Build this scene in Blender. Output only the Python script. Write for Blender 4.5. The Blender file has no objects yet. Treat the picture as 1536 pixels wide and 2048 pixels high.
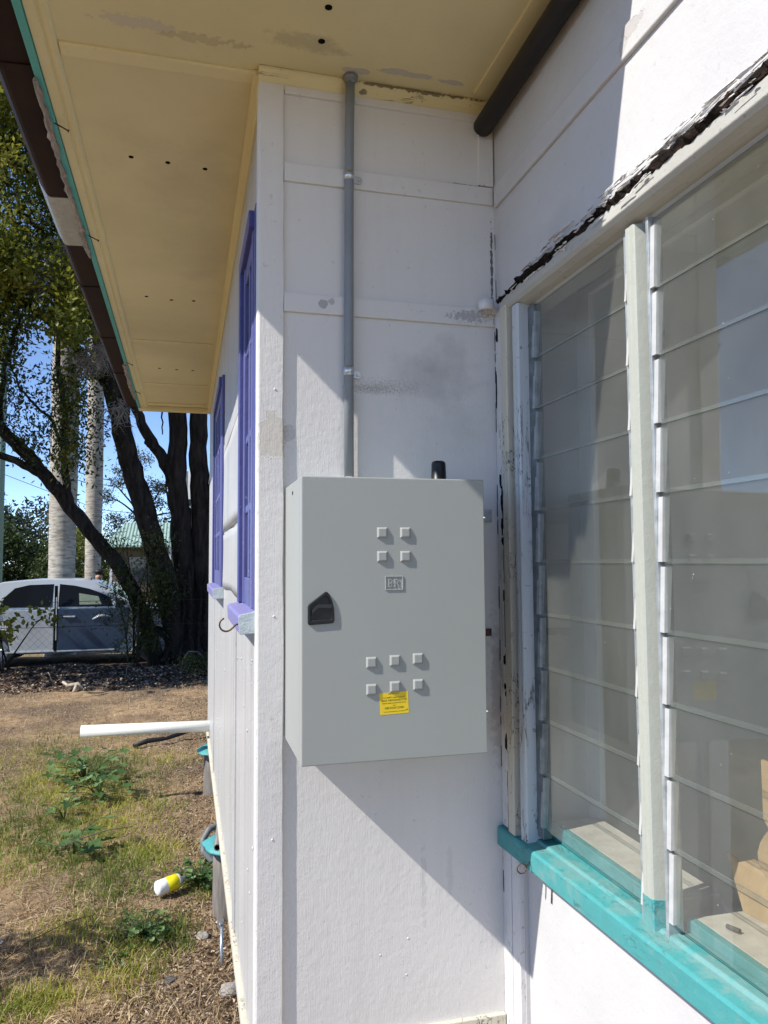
import bpy, bmesh, math, random
import numpy as np
from mathutils import Vector, Matrix
R = math.radians
S = bpy.context.scene
COL = S.collection
random.seed(7)
RNG = np.random.default_rng(7)

# ------------------------------------------------------------------ camera
cam_d = bpy.data.cameras.new('camera')
cam = bpy.data.objects.new('camera', cam_d)
COL.objects.link(cam)
S.camera = cam
yaw, pitch, roll = R(14.684), R(3.726), R(-0.374)
f0 = Vector((math.sin(yaw), math.cos(yaw), 0)); r0 = Vector((math.cos(yaw), -math.sin(yaw), 0)); u0 = Vector((0, 0, 1))
fw = f0 * math.cos(pitch) + u0 * math.sin(pitch); up = -f0 * math.sin(pitch) + u0 * math.cos(pitch)
rt = r0 * math.cos(roll) + up * math.sin(roll); up2 = -r0 * math.sin(roll) + up * math.cos(roll)
cam.matrix_world = Matrix(((rt.x, up2.x, -fw.x, -0.174), (rt.y, up2.y, -fw.y, -1.8332), (rt.z, up2.z, -fw.z, 1.75), (0, 0, 0, 1)))
cam_d.sensor_fit = 'VERTICAL'; cam_d.sensor_height = 24.0
cam_d.lens = 1509.8 / 2048 * 24.0
cam_d.clip_start = 0.02; cam_d.clip_end = 2000

# ------------------------------------------------------------------ light
SUN = Vector((1.0, 0.262, -1.0)).normalized()      # direction the light travels
w = bpy.data.worlds.new('World'); S.world = w; w.use_nodes = True
wn = w.node_tree
sky = wn.nodes.new('ShaderNodeTexSky'); sky.sky_type = 'NISHITA'; sky.sun_disc = False
sky.sun_elevation = math.asin(-SUN.z); sky.sun_rotation = math.atan2(-SUN.x, -SUN.y)
sky.air_density = 0.46; sky.dust_density = 0.0; sky.ozone_density = 2.5
bg = wn.nodes['Background']; bg.inputs['Strength'].default_value = 0.142
wn.links.new(sky.outputs[0], bg.inputs['Color'])
sl = bpy.data.lights.new('sun', 'SUN'); sl.energy = 3.5; sl.angle = R(0.5); sl.color = (1.0, 0.955, 0.89)
so = bpy.data.objects.new('sun', sl); COL.objects.link(so)
so.rotation_euler = SUN.to_track_quat('-Z', 'Y').to_euler(); so.location = (-6, -3, 8)
S.view_settings.view_transform = 'Standard'; S.view_settings.look = 'None'
S.view_settings.exposure = 0.94; S.view_settings.gamma = 1.0
S.cycles.transparent_max_bounces = 32; S.cycles.max_bounces = 10; S.cycles.diffuse_bounces = 5
S.cycles.glossy_bounces = 5
S.cycles.use_denoising = True

# ------------------------------------------------------------------ node helper
class NM:
    def __init__(s, name):
        s.m = bpy.data.materials.new(name); s.m.use_nodes = True
        s.t = s.m.node_tree; s.b = s.t.nodes['Principled BSDF']; s.out = s.t.nodes['Material Output']
        s._p = None; s._bump = None
    def n(s, kind, **kw):
        k = s.t.nodes.new(kind)
        for a, v in kw.items(): setattr(k, a, v)
        return k
    def put(s, sock, v):
        if isinstance(v, bpy.types.NodeSocket): s.t.links.new(v, sock)
        elif isinstance(v, (tuple, list)) and sock.type == 'RGBA' and len(v) == 3: sock.default_value = (*v, 1)
        else: sock.default_value = v
    def pos(s):
        if s._p is None: s._p = s.n('ShaderNodeNewGeometry').outputs['Position']
        return s._p
    def math(s, op, a, b=0.0, c=0.0, clamp=False):
        k = s.n('ShaderNodeMath', operation=op, use_clamp=clamp)
        s.put(k.inputs[0], a); s.put(k.inputs[1], b); s.put(k.inputs[2], c)
        return k.outputs[0]
    def vmath(s, op, a, b=(0, 0, 0)):
        k = s.n('ShaderNodeVectorMath', operation=op)
        s.put(k.inputs[0], a); s.put(k.inputs[1], b)
        return k.outputs['Value'] if op in ('LENGTH', 'DISTANCE', 'DOT_PRODUCT') else k.outputs[0]
    def noise(s, scale, detail=3, rough=0.55, stretch=None, vec=None, dist=0.0):
        k = s.n('ShaderNodeTexNoise')
        v = vec if vec is not None else s.pos()
        if stretch: v = s.vmath('MULTIPLY', v, stretch)
        s.put(k.inputs['Vector'], v)
        k.inputs['Scale'].default_value = scale; k.inputs['Detail'].default_value = detail
        k.inputs['Roughness'].default_value = rough; k.inputs['Distortion'].default_value = dist
        return k.outputs['Fac']
    def rng(s, v, a, b, c=0.0, d=1.0):
        k = s.n('ShaderNodeMapRange'); s.put(k.inputs[0], v)
        for i, q in enumerate((a, b, c, d)): k.inputs[i + 1].default_value = q
        return k.outputs[0]
    def mix(s, f, a, b):
        k = s.n('ShaderNodeMix', data_type='RGBA')
        s.put(k.inputs[0], f); s.put(k.inputs[6], a); s.put(k.inputs[7], b)
        return k.outputs[2]
    def ramp(s, v, stops):
        k = s.n('ShaderNodeValToRGB'); s.put(k.inputs[0], v)
        e = k.color_ramp.elements
        while len(e) < len(stops): e.new(0.5)
        for q, (p, c) in zip(e, stops): q.position = p; q.color = (*c, 1)
        return k.outputs[0]
    def patch(s, c, r, k=1.4, scale=30, edge=0.08, stretch=None):
        """irregular blot: 1 inside, ragged outline"""
        v = s.vmath('DIVIDE', s.vmath('SUBTRACT', s.pos(), c), r)
        d = s.math('SUBTRACT', 1.0, s.vmath('LENGTH', v))
        q = s.math('MULTIPLY_ADD', s.math('SUBTRACT', s.noise(scale, 5, 0.65, stretch), 0.5), k * 2, d)
        return s.math('MULTIPLY', s.rng(q, 0.25, 0.25 + edge), s.rng(d, 0.0, 0.15))
    def bump(s, h, strength=0.3, dist=0.002):
        k = s.n('ShaderNodeBump'); k.inputs['Strength'].default_value = strength; k.inputs['Distance'].default_value = dist
        s.put(k.inputs['Height'], h)
        if s._bump is not None: s.t.links.new(s._bump, k.inputs['Normal'])
        s._bump = k.outputs[0]
    def done(s, col, rough=0.5, spec=0.4, metal=0.0):
        s.put(s.b.inputs['Base Color'], col); s.put(s.b.inputs['Roughness'], rough)
        s.b.inputs['Specular IOR Level'].default_value = spec; s.b.inputs['Metallic'].default_value = metal
        if s._bump is not None: s.t.links.new(s._bump, s.b.inputs['Normal'])
        return s.m

def paint(name, col, rough=0.55, var=0.10, blots=(), lumps=0.25, fine=0.15, rib=0.0, streak=0.0, flecks=0.0, dirt=(0.30, 0.29, 0.26), spec=0.35, vscale=4.0, cracks=0.0, cstretch=(1, 1, 1), cscale=14):
    m = NM(name)
    n1 = m.noise(vscale, 5, 0.6)
    c = m.mix(m.rng(n1, 0.35, 0.75, 0, var * 2.2), col, tuple(x * 0.72 for x in col))
    if streak:
        c = m.mix(m.rng(m.noise(14, 4, 0.6, (1, 1, 0.06)), 0.5, 0.78, 0, streak), c, dirt)
    if flecks:
        c = m.mix(m.math('MULTIPLY', m.rng(m.noise(70, 2, 0.5), 0.68, 0.72), flecks), c, dirt)
        c = m.mix(m.math('MULTIPLY', m.rng(m.noise(16, 6, 0.7), 0.66, 0.72), flecks * 0.6), c, dirt)
    if cracks:
        q = m.math('ABSOLUTE', m.math('SUBTRACT', m.noise(cscale, 5, 0.62, cstretch, None, 0.6), 0.5))
        q = m.math('MULTIPLY', m.rng(q, 0.010, 0.004), m.rng(m.noise(5, 3, 0.6), 0.46, 0.56))
        c = m.mix(m.math('MULTIPLY', q, cracks), c, (0.05, 0.04, 0.03)); m.bump(m.math('MULTIPLY', q, -1.0), 0.6, 0.002)
    h = m.noise(45, 4, 0.6)
    if lumps: m.bump(h, lumps, 0.004)
    if fine: m.bump(m.noise(260, 3, 0.6), fine, 0.0015)
    if rib: m.bump(m.noise(130, 2, 0.5, (3.4, 3.4, 0.18)), rib, 0.0012)
    for (ce, ra, bc, amt, k, sc, ed) in blots:
        p = m.patch(ce, ra, k, sc, ed)
        c = m.mix(m.math('MULTIPLY', p, amt), c, bc)
        if ed < 0.12: m.bump(m.math('MULTIPLY', p, -1.0), 0.5, 0.0015)
    return m.done(c, rough, spec)

def plain(name, col, rough=0.5, metal=0.0, var=0.12, scale=20, spec=0.4, bump=0.0, bscale=80, stretch=None):
    m = NM(name)
    c = m.mix(m.rng(m.noise(scale, 4, 0.6, stretch), 0.35, 0.7), tuple(x * (1 - var) for x in col), tuple(min(1, x * (1 + var)) for x in col))
    if bump: m.bump(m.noise(bscale, 4, 0.6, stretch), bump, 0.003)
    return m.done(c, rough, spec, metal)

def leafmat(name, stops, trans=0.35, rough=0.5):
    m = NM(name)
    a = m.n('ShaderNodeAttribute', attribute_name='v')
    c = m.ramp(a.outputs['Fac'], stops)
    m.put(m.b.inputs['Base Color'], c); m.b.inputs['Roughness'].default_value = rough
    m.b.inputs['Specular IOR Level'].default_value = 0.3
    if trans:
        t = m.n('ShaderNodeBsdfTranslucent'); m.put(t.inputs[0], c)
        x = m.n('ShaderNodeMixShader'); x.inputs[0].default_value = trans
        m.t.links.new(m.b.outputs[0], x.inputs[1]); m.t.links.new(t.outputs[0], x.inputs[2])
        m.t.links.new(x.outputs[0], m.out.inputs[0])
    return m.m

# ------------------------------------------------------------------ mesh helper
class MB:
    def __init__(s): s.v = []; s.f = []; s.mi = []; s.sm = []
    def add(s, vs, fs, mi=0, sm=False):
        o = len(s.v); s.v += [tuple(q) for q in vs]
        for f in fs: s.f.append(tuple(o + i for i in f)); s.mi.append(mi); s.sm.append(sm)
        return s
    def box(s, x0, x1, y0, y1, z0, z1, mi=0):
        v = [(x, y, z) for x in (x0, x1) for y in (y0, y1) for z in (z0, z1)]
        return s.add(v, [(0, 1, 3, 2), (4, 6, 7, 5), (0, 4, 5, 1), (2, 3, 7, 6), (0, 2, 6, 4), (1, 5, 7, 3)], mi)
    def prism(s, poly, axis, d0, d1, mi=0, sm=False):
        """poly in the plane across axis ('x': (y,z), 'y': (x,z), 'z': (x,y))"""
        def P(a, b, d): return {'x': (d, a, b), 'y': (a, d, b), 'z': (a, b, d)}[axis]
        n = len(poly); v = [P(a, b, d0) for a, b in poly] + [P(a, b, d1) for a, b in poly]
        s.add(v, [tuple(range(n))[::-1], tuple(range(n, 2 * n))], mi)
        o = len(s.v) - 2 * n
        for i in range(n):
            j = (i + 1) % n; s.f.append((o + i, o + j, o + n + j, o + n + i)); s.mi.append(mi); s.sm.append(sm)
        return s
    def tube(s, pts, rad, n=10, cap=True, mi=0, wob=0.0):
        pts = [Vector(p) for p in pts]; k = len(pts)
        if not hasattr(rad, '__len__'): rad = [rad] * k
        vs = []; prev = None
        for i, p in enumerate(pts):
            t = (pts[min(i + 1, k - 1)] - pts[max(i - 1, 0)]).normalized()
            if prev is None:
                a = t.orthogonal().normalized()
            else:
                a = (prev - t * prev.dot(t))
                a = a.normalized() if a.length > 1e-6 else t.orthogonal().normalized()
            prev = a; b = t.cross(a)
            for j in range(n):
                q = 2 * math.pi * j / n; rr = rad[i] * (1 + (random.uniform(-wob, wob) if wob else 0))
                vs.append(p + (a * math.cos(q) + b * math.sin(q)) * rr)
        fs = [(i * n + j, i * n + (j + 1) % n, (i + 1) * n + (j + 1) % n, (i + 1) * n + j) for i in range(k - 1) for j in range(n)]
        s.add(vs, fs, mi, True)
        if cap:
            o = len(s.v) - k * n
            s.f.append(tuple(o + j for j in range(n))[::-1]); s.mi.append(mi); s.sm.append(False)
            s.f.append(tuple(o + (k - 1) * n + j for j in range(n))); s.mi.append(mi); s.sm.append(False)
        return s
    def pipe(s, a, b, ro, ri, n=24, mi=0, mi2=0):
        """hollow pipe from a to b"""
        a = Vector(a); b = Vector(b); t = (b - a).normalized(); u = t.orthogonal().normalized(); w_ = t.cross(u)
        vs = []
        for p, r in ((a, ro), (b, ro), (b, ri), (a, ri)):
            for j in range(n):
                q = 2 * math.pi * j / n; vs.append(p + (u * math.cos(q) + w_ * math.sin(q)) * r)
        fs = [(k * n + j, k * n + (j + 1) % n, ((k + 1) % 4) * n + (j + 1) % n, ((k + 1) % 4) * n + j) for k in range(4) for j in range(n)]
        o = len(s.v)
        s.add(vs, fs, mi, True)
        for i in range(len(fs)):
            k = i // n
            if k in (1, 3): s.sm[-len(fs) + i] = False
            if k == 2: s.mi[-len(fs) + i] = mi2
        return s
    def build(s, name, mats, parent=None, base=(0, 0, 0), bevel=0.0, seg=2, label=None, recalc=True):
        base = Vector(base)
        if parent is not None: base = Vector(parent['_b'])
        me = bpy.data.meshes.new(name)
        me.from_pydata([tuple(Vector(q) - base) for q in s.v], [], s.f)
        if not isinstance(mats, (list, tuple)): mats = [mats]
        for m in mats: me.materials.append(m)
        me.polygons.foreach_set('material_index', s.mi)
        me.polygons.foreach_set('use_smooth', s.sm)
        if recalc:
            bm = bmesh.new(); bm.from_mesh(me); bmesh.ops.recalc_face_normals(bm, faces=bm.faces); bm.to_mesh(me); bm.free()
        me.update()
        o = bpy.data.objects.new(name, me); COL.objects.link(o)
        if parent is not None:
            o.parent = parent; o['_b'] = tuple(base)
        else:
            o.location = base; o['_b'] = tuple(base)
        if bevel:
            b = o.modifiers.new('bevel', 'BEVEL'); b.width = bevel; b.segments = seg; b.limit_method = 'ANGLE'; b.angle_limit = R(40)
        if label: o['label'] = label
        return o

def meshnp(name, V, F, mat, parent=None, base=(0, 0, 0), val=None):
    base = Vector(parent['_b']) if parent is not None else Vector(base)
    V = np.asarray(V, float) - np.array(base)
    me = bpy.data.meshes.new(name)
    k = F.shape[1]; nf = len(F)
    me.vertices.add(len(V)); me.vertices.foreach_set('co', V.astype(np.float32).ravel())
    me.loops.add(nf * k); me.loops.foreach_set('vertex_index', F.astype(np.int32).ravel())
    me.polygons.add(nf); me.polygons.foreach_set('loop_start', np.arange(0, nf * k, k, dtype=np.int32))
    me.update(calc_edges=True); me.validate()
    if val is not None:
        a = me.attributes.new('v', 'FLOAT', 'FACE'); a.data.foreach_set('value', val.astype(np.float32))
    me.materials.append(mat)
    o = bpy.data.objects.new(name, me); COL.objects.link(o)
    o['_b'] = tuple(base)
    if parent is not None: o.parent = parent
    else: o.location = base
    return o

def thing(name, label, cat, base=(0, 0, 0), group=None):
    o = bpy.data.objects.new(name, None); COL.objects.link(o); o.empty_display_size = 0.1
    o.location = base; o['_b'] = tuple(base); o['label'] = label; o['category'] = cat
    if group: o['group'] = group
    return o
def tag(o, label, cat, group=None):
    o['label'] = label; o['category'] = cat
    if group: o['group'] = group
    return o
def part_empty(name, parent):
    o = bpy.data.objects.new(name, None); COL.objects.link(o); o.parent = parent; o['_b'] = parent['_b']; o.empty_display_size = 0.05
    return o

# ------------------------------------------------------------------ ground shape
def gz(x, y):
    z = 0.085 - 0.085 * np.clip((y - 3) / 7, 0, 1) - 0.17 * np.clip((y - 10) / 9, 0, 1)
    z = z + 0.012 * np.sin(x * 3.1 + 1.3) * np.sin(y * 2.3) + 0.008 * np.sin(x * 7.3) * np.cos(y * 6.1 + x)
    z = z + 0.16 * np.exp(-((y - 11.1) / 0.55) ** 2) * (0.7 + 0.3 * np.sin(x * 2.2))
    return z

# ------------------------------------------------------------------ materials
WA = paint('white_paint_front', (0.68, 0.66, 0.63), 0.5, 0.05, lumps=0.28, fine=0.16, rib=0.36, flecks=0.25, streak=0.10, blots=[
    ((0.44, 0, 2.24), (0.19, 0.1, 0.13), (0.30, 0.30, 0.28), 0.62, 1.0, 9, 0.9),
    ((0.32, 0, 2.195), (0.13, 0.1, 0.028), (0.20, 0.18, 0.16), 0.35, 2.6, 170, 0.9),
    ((0.28, 0, 2.185), (0.09, 0.1, 0.016), (0.14, 0.12, 0.10), 0.45, 3.0, 240, 0.6),
    ((0.52, 0, 2.10), (0.12, 0.1, 0.10), (0.42, 0.42, 0.40), 0.35, 1.0, 14, 0.9),
    ((0.15, 0, 2.393), (0.018, 0.1, 0.016), (0.33, 0.33, 0.33), 0.85, 0.5, 60, 0.06),
    ((0.172, 0, 2.40), (0.010, 0.1, 0.012), (0.33, 0.33, 0.33), 0.7, 0.8, 80, 0.06),
    ((0.54, 0, 2.39), (0.08, 0.1, 0.022), (0.30, 0.30, 0.30), 0.7, 2.0, 110, 0.25),
    ((0.025, 0, 2.055), (0.05, 0.1, 0.075), (0.58, 0.53, 0.455), 0.75, 0.7, 45, 0.05),
    ((0.066, 0, 2.065), (0.022, 0.1, 0.03), (0.46, 0.45, 0.43), 0.65, 0.5, 40, 0.08),
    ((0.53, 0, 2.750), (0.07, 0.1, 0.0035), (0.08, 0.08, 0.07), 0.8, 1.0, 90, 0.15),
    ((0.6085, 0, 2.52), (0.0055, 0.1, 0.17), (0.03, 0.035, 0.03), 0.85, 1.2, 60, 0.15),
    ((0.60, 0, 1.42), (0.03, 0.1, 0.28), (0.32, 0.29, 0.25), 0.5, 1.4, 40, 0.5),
    ((0.40, 0, 0.95), (0.012, 0.1, 0.14), (0.46, 0.46, 0.46), 0.35, 1.6, 60, 0.3),
    ((0.47, 0, 0.98), (0.012, 0.1, 0.10), (0.46, 0.46, 0.46), 0.3, 1.6, 60, 0.3)])
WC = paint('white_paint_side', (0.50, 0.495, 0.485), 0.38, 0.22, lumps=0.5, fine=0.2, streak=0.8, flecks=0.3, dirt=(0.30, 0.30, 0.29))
WB = paint('white_paint_louvre_side', (0.56, 0.55, 0.54), 0.55, 0.15, lumps=0.3, fine=0.25, flecks=0.22, dirt=(0.34, 0.34, 0.34), blots=[
    ((0.61, -0.66, 2.73), (0.1, 0.05, 0.022), (0.45, 0.42, 0.40), 0.8, 0.9, 30, 0.06),
    ((0.61, -0.635, 2.71), (0.1, 0.018, 0.02), (0.45, 0.42, 0.40), 0.7, 0.9, 40, 0.06),
    ((0.61, -0.35, 2.50), (0.1, 0.22, 0.07), (0.36, 0.36, 0.37), 0.35, 1.0, 9, 0.9),
    ((0.61, -0.02, 2.4), (0.1, 0.03, 0.4), (0.35, 0.36, 0.37), 0.35, 1.0, 20, 0.6)])
WT = paint('worn_white_trim', (0.68, 0.67, 0.655), 0.55, 0.10, lumps=0.4, fine=0.3, flecks=0.45, dirt=(0.22, 0.19, 0.16), streak=0.2, cracks=0.9, cstretch=(2, 2, 0.3))
CREAMW = paint('cream_white_trim', (0.60, 0.56, 0.45), 0.55, 0.10, lumps=0.4, fine=0.3, flecks=0.5, dirt=(0.26, 0.21, 0.15), streak=0.15, cracks=0.9, cstretch=(1.5, 1.5, 0.6))
SOF = paint('cream_soffit_paint', (0.73, 0.65, 0.375), 0.5, 0.30, lumps=0.1, fine=0.05, flecks=0.10, dirt=(0.38, 0.31, 0.20), vscale=1.6, blots=[
    ((-0.30, -0.10, 2.98), (0.12, 0.030, 0.1), (0.50, 0.45, 0.40), 0.6, 1.3, 40, 0.07),
    ((-0.14, -0.08, 2.98), (0.13, 0.02, 0.1), (0.40, 0.33, 0.20), 0.5, 2.2, 60, 0.08),
    ((0.36, -0.075, 2.98), (0.09, 0.016, 0.1), (0.50, 0.46, 0.42), 0.9, 0.9, 32, 0.05),
    ((0.47, -0.07, 2.98), (0.05, 0.012, 0.1), (0.50, 0.46, 0.42), 0.9, 1.0, 40, 0.05),
    ((0.23, -0.055, 2.98), (0.045, 0.015, 0.1), (0.50, 0.46, 0.42), 0.9, 0.8, 40, 0.05),
    ((0.10, -0.13, 2.98), (0.13, 0.05, 0.1), (0.36, 0.31, 0.19), 0.5, 1.2, 25, 0.4),
    ((-0.20, 0.6, 2.98), (0.3, 0.4, 0.1), (0.46, 0.37, 0.23), 0.4, 1.1, 6, 0.9),
    ((-0.10, 1.3, 2.98), (0.22, 0.5, 0.1), (0.46, 0.37, 0.23), 0.35, 1.1, 6, 0.9)])
SOFM = paint('cream_moulding_paint', (0.73, 0.65, 0.375), 0.5, 0.12, lumps=0.25, fine=0.15, flecks=0.3, dirt=(0.26, 0.20, 0.12), cracks=0.6, cstretch=(0.4, 2, 2), blots=[
    ((0.255, -0.02, 2.957), (0.016, 0.05, 0.008), (0.20, 0.15, 0.11), 0.9, 1.0, 90, 0.06),
    ((0.40, -0.02, 2.975), (0.22, 0.05, 0.006), (0.10, 0.07, 0.04), 0.8, 1.8, 60, 0.05)])
SOFP = paint('cream_strip_paint', (0.73, 0.65, 0.375), 0.5, 0.14, lumps=0.2, fine=0.1, flecks=0.18, dirt=(0.34, 0.27, 0.16))
TEAL = paint('teal_paint', (0.066, 0.31, 0.31), 0.5, 0.30, lumps=0.4, fine=0.45, flecks=0.6, dirt=(0.17, 0.27, 0.25), vscale=14, cracks=0.5, cstretch=(2, .5, 2), blots=[
    ((0.64, -0.75, 1.10), (0.05, 0.5, 0.1), (0.20, 0.32, 0.30), 0.6, 1.6, 22, 0.5), ((0.63, -0.3, 1.09), (0.05, 0.25, 0.1), (0.18, 0.30, 0.28), 0.55, 1.6, 26, 0.5), ((0.625, -0.06, 1.08), (0.03, 0.07, 0.03), (0.10, 0.22, 0.22), 0.5, 1.2, 40, 0.6)])
TEALF = paint('teal_fascia_paint', (0.10, 0.40, 0.37), 0.5, 0.12, lumps=0.2, fine=0.1, flecks=0.35, dirt=(0.05, 0.08, 0.07))
PURP = paint('purple_paint', (0.105, 0.11, 0.285), 0.4, 0.25, lumps=0.45, fine=0.4, flecks=0.55, dirt=(0.30, 0.33, 0.48), streak=0.35, vscale=12)
PURPF = paint('dark_purple_frame_paint', (0.085, 0.09, 0.27), 0.4, 0.25, lumps=0.4, fine=0.3, flecks=0.4, dirt=(0.25, 0.28, 0.42), vscale=12)
PURPD = paint('purple_sill_paint', (0.22, 0.21, 0.42), 0.5, 0.2, lumps=0.4, fine=0.3, flecks=0.5, dirt=(0.42, 0.43, 0.55))
SILLEND = paint('pale_sill_end_paint', (0.45, 0.52, 0.54), 0.4, 0.15, lumps=0.9, fine=0.3, flecks=0.2)
BROWN = plain('brown_gutter_steel', (0.024, 0.011, 0.009), 0.6, var=0.25, scale=6, spec=.15)
GALV = plain('galvanised_steel', (0.50, 0.52, 0.53), 0.38, 0.75, var=0.12, scale=40)
GALVD = plain('dull_louvre_aluminium', (0.42, 0.45, 0.46), 0.5, 0.5, var=0.25, scale=30)
CLIPW = plain('weathered_clip_metal', (0.50, 0.505, 0.49), 0.5, 0.1, var=0.1, scale=30)
DARKL = plain('dark_joint_line', (0.10, 0.10, 0.10), 0.9)
BLACK = plain('black_void', (0.006, 0.006, 0.006), 0.9, spec=0.05)
PIPEG = plain('grey_conduit_plastic', (0.215, 0.235, 0.25), 0.42, var=0.05, scale=8)
PVCW = paint('white_drain_plastic', (0.72, 0.73, 0.68), 0.35, 0.12, lumps=0.0, fine=0.05, flecks=0.12, dirt=(0.45, 0.43, 0.36))
BOXP = plain('grey_cabinet_powdercoat', (0.325, 0.338, 0.315), 0.42, var=0.02, scale=3, spec=0.4, bump=0.05, bscale=900)
BPLAST = plain('black_plastic', (0.010, 0.011, 0.012), 0.38, var=0.2, scale=10, spec=0.4)
DPLAST = plain('dark_grey_plastic', (0.030, 0.033, 0.035), 0.4, var=0.2, scale=10)
YELL = plain('yellow_sticker_vinyl', (0.80, 0.58, 0.02), 0.4, var=0.03)
INK = plain('black_ink', (0.03, 0.025, 0.01), 0.5)
RUST = plain('rusty_steel', (0.11, 0.065, 0.045), 0.6, 0.5, var=0.4, scale=120)
WOODG = plain('grey_weathered_timber', (0.18, 0.16, 0.14), 0.85, var=0.35, scale=14, bump=0.6, bscale=40, stretch=(4, 4, 0.35))
WOODB = plain('bare_broken_timber', (0.30, 0.25, 0.205), 0.85, var=0.35, scale=30, bump=0.6, bscale=60, stretch=(3, 0.3, 3))
CARD = plain('brown_cardboard', (0.42, 0.28, 0.15), 0.85, var=0.12, scale=25, bump=0.1, bscale=200)
ROOMM = plain('grey_room_wall', (0.74, 0.73, 0.70), 0.9, var=0.06, scale=2)
BOARD = plain('dusty_inner_board', (0.52, 0.47, 0.40), 0.8, var=0.12, scale=30)

def rotten_mat():
    m = NM('rotten_timber')
    n = m.noise(40, 6, 0.7, (1, 0.4, 1.5))
    c = m.ramp(n, [(0.38, (0.006, 0.005, 0.005)), (0.54, (0.020, 0.014, 0.011)), (0.64, (0.060, 0.036, 0.026)), (0.76, (0.22, 0.20, 0.18))])
    m.bump(n, 1.0, 0.01)
    return m.done(c, 0.95, 0.1)
ROT = rotten_mat()

def glass_mat():
    m = NM('dusty_louvre_glass')
    m.t.nodes.remove(m.b)
    fr = m.n('ShaderNodeFresnel'); geo = m.n('ShaderNodeNewGeometry')
    m.put(fr.inputs['IOR'], m.rng(geo.outputs['Backfacing'], 0, 1, 1.60, 1 / 1.60))   # thin pane: same reflectance on both faces
    tr = m.n('ShaderNodeBsdfTransparent'); tr.inputs[0].default_value = (0.93, 0.95, 0.94, 1)
    gl = m.n('ShaderNodeBsdfGlossy'); gl.inputs['Roughness'].default_value = 0.012
    df = m.n('ShaderNodeBsdfDiffuse'); df.inputs[0].default_value = (0.64, 0.64, 0.57, 1)
    x = m.n('ShaderNodeMixShader'); m.t.links.new(fr.outputs[0], x.inputs[0]); m.t.links.new(tr.outputs[0], x.inputs[1]); m.t.links.new(gl.outputs[0], x.inputs[2])
    dust = m.math('ADD', m.rng(m.noise(7, 5, 0.6, (1, 1, 0.6)), 0.3, 0.8, 0.028, 0.062), m.math('MULTIPLY', m.rng(m.noise(150, 2, 0.5), 0.775, 0.79), 0.6))
    y = m.n('ShaderNodeMixShader'); m.put(y.inputs[0], dust)
    m.t.links.new(x.outputs[0], y.inputs[1]); m.t.links.new(df.outputs[0], y.inputs[2]); m.t.links.new(y.outputs[0], m.out.inputs[0])
    return m.m
GLASS = glass_mat()
def edge_mat():
    m = NM('ground_glass_edge')
    return m.done((0.24, 0.27, 0.26), 0.25, 0.6)
GEDGE = edge_mat()
GDARK = plain('painted_shade_glass_edge', (0.03, 0.04, 0.037), 0.3)  # darker copy of the glass edge: shade painted in for bottom edges
def dark_glass(name, col=(0.02, 0.025, 0.03)):
    m = NM(name); return m.done(col, 0.06, 0.6)
WGLASS = dark_glass('old_window_glass', (0.05, 0.05, 0.07))

# ================================================================== HOUSE
WX = 0.614          # face of the louvre wall
ZS = 2.98           # soffit
house = thing('house', 'old white fibro house with cream eaves, teal louvre sill and purple side windows', 'house', (0.0, 2.0, 0.08))

# ---- front wall (faces the camera)
b = MB()
b.box(0.004, 0.72, 0.0, 0.10, 0.46, 3.05)
front_wall = b.build('front_wall', WA, house)
def wavy_strip(x0, x1, y0, y1, z0, z1, amp, n=70, seed=1, rnd=0.006):
    """vertical board with slightly uneven edges and a rounded outer corner"""
    rg = random.Random(seed); b = MB(); rows = []
    d = 0
    for i in range(n + 1):
        z = z0 + (z1 - z0) * i / n
        d = 0.75 * d + rg.uniform(-amp, amp)
        e = rg.uniform(-amp, amp) * 0.5
        rows.append([(x0 + e * .3, y1, z), (x0 + e * .3, y0 + rnd, z), (x0 + rnd * .3, y0 + rnd * .3, z), (x0 + rnd, y0, z), (x1 - 0.002 + d, y0 + e * .2, z), (x1 + d, y0 + 0.002, z), (x1 + d, y1, z)])
    k = 7; vs = [q for r in rows for q in r]
    fs = [(i * k + j, i * k + (j + 1) % k, (i + 1) * k + (j + 1) % k, (i + 1) * k + j) for i in range(n) for j in range(k)]
    b.add(vs, fs, 0, False); b.f.append(tuple(range(k))); b.mi.append(0); b.sm.append(False)
    b.f.append(tuple(range(n * k, n * k + k))); b.mi.append(0); b.sm.append(False)
    return b
wavy_strip(-0.012, 0.052, -0.0095, 0.03, 0.47, 2.945, 0.0012, seed=3).build('corner_board', WA, front_wall)
for z0, z1 in ((2.699, 2.747), (2.367, 2.415)):
    bb = MB().box(0.053, 0.612, -0.009, 0.002, z0, z1); bb.build('cover_strip', WA, front_wall, bevel=0.0025)
MB().box(0.572, 0.6135, -0.0105, 0.002, 2.749, 2.94).build('corner_stop', WA, front_wall, bevel=0.002)
MB().box(0.054, 0.612, -0.010, 0.002, 2.925, 2.945).build('top_strip', WA, front_wall, bevel=0.002)
# scotia between wall and soffit
def scotia(x0, x1, wall_y, ax='x', drop=0.046):
    pr = [(0, 0), (0, -drop), (-0.005, -drop), (-0.007, -drop * .7), (-0.011, -drop * .42), (-0.018, -drop * .2), (-0.023, -0.006), (-0.023, 0)]
    return pr
b = MB(); pr = scotia(0, 0, 0)
b.prism([(a * 1.0, ZS - 0.0015 + c) for a, c in pr], 'x', -0.012, WX - 0.003)
b.build('scotia_moulding', SOFM, front_wall, bevel=0.0)
# base strip at the bottom of the front wall
MB().box(0.054, 0.611, -0.012, 0.002, 0.46, 0.622).build('base_strip', CREAMW, front_wall, bevel=0.003)
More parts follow.
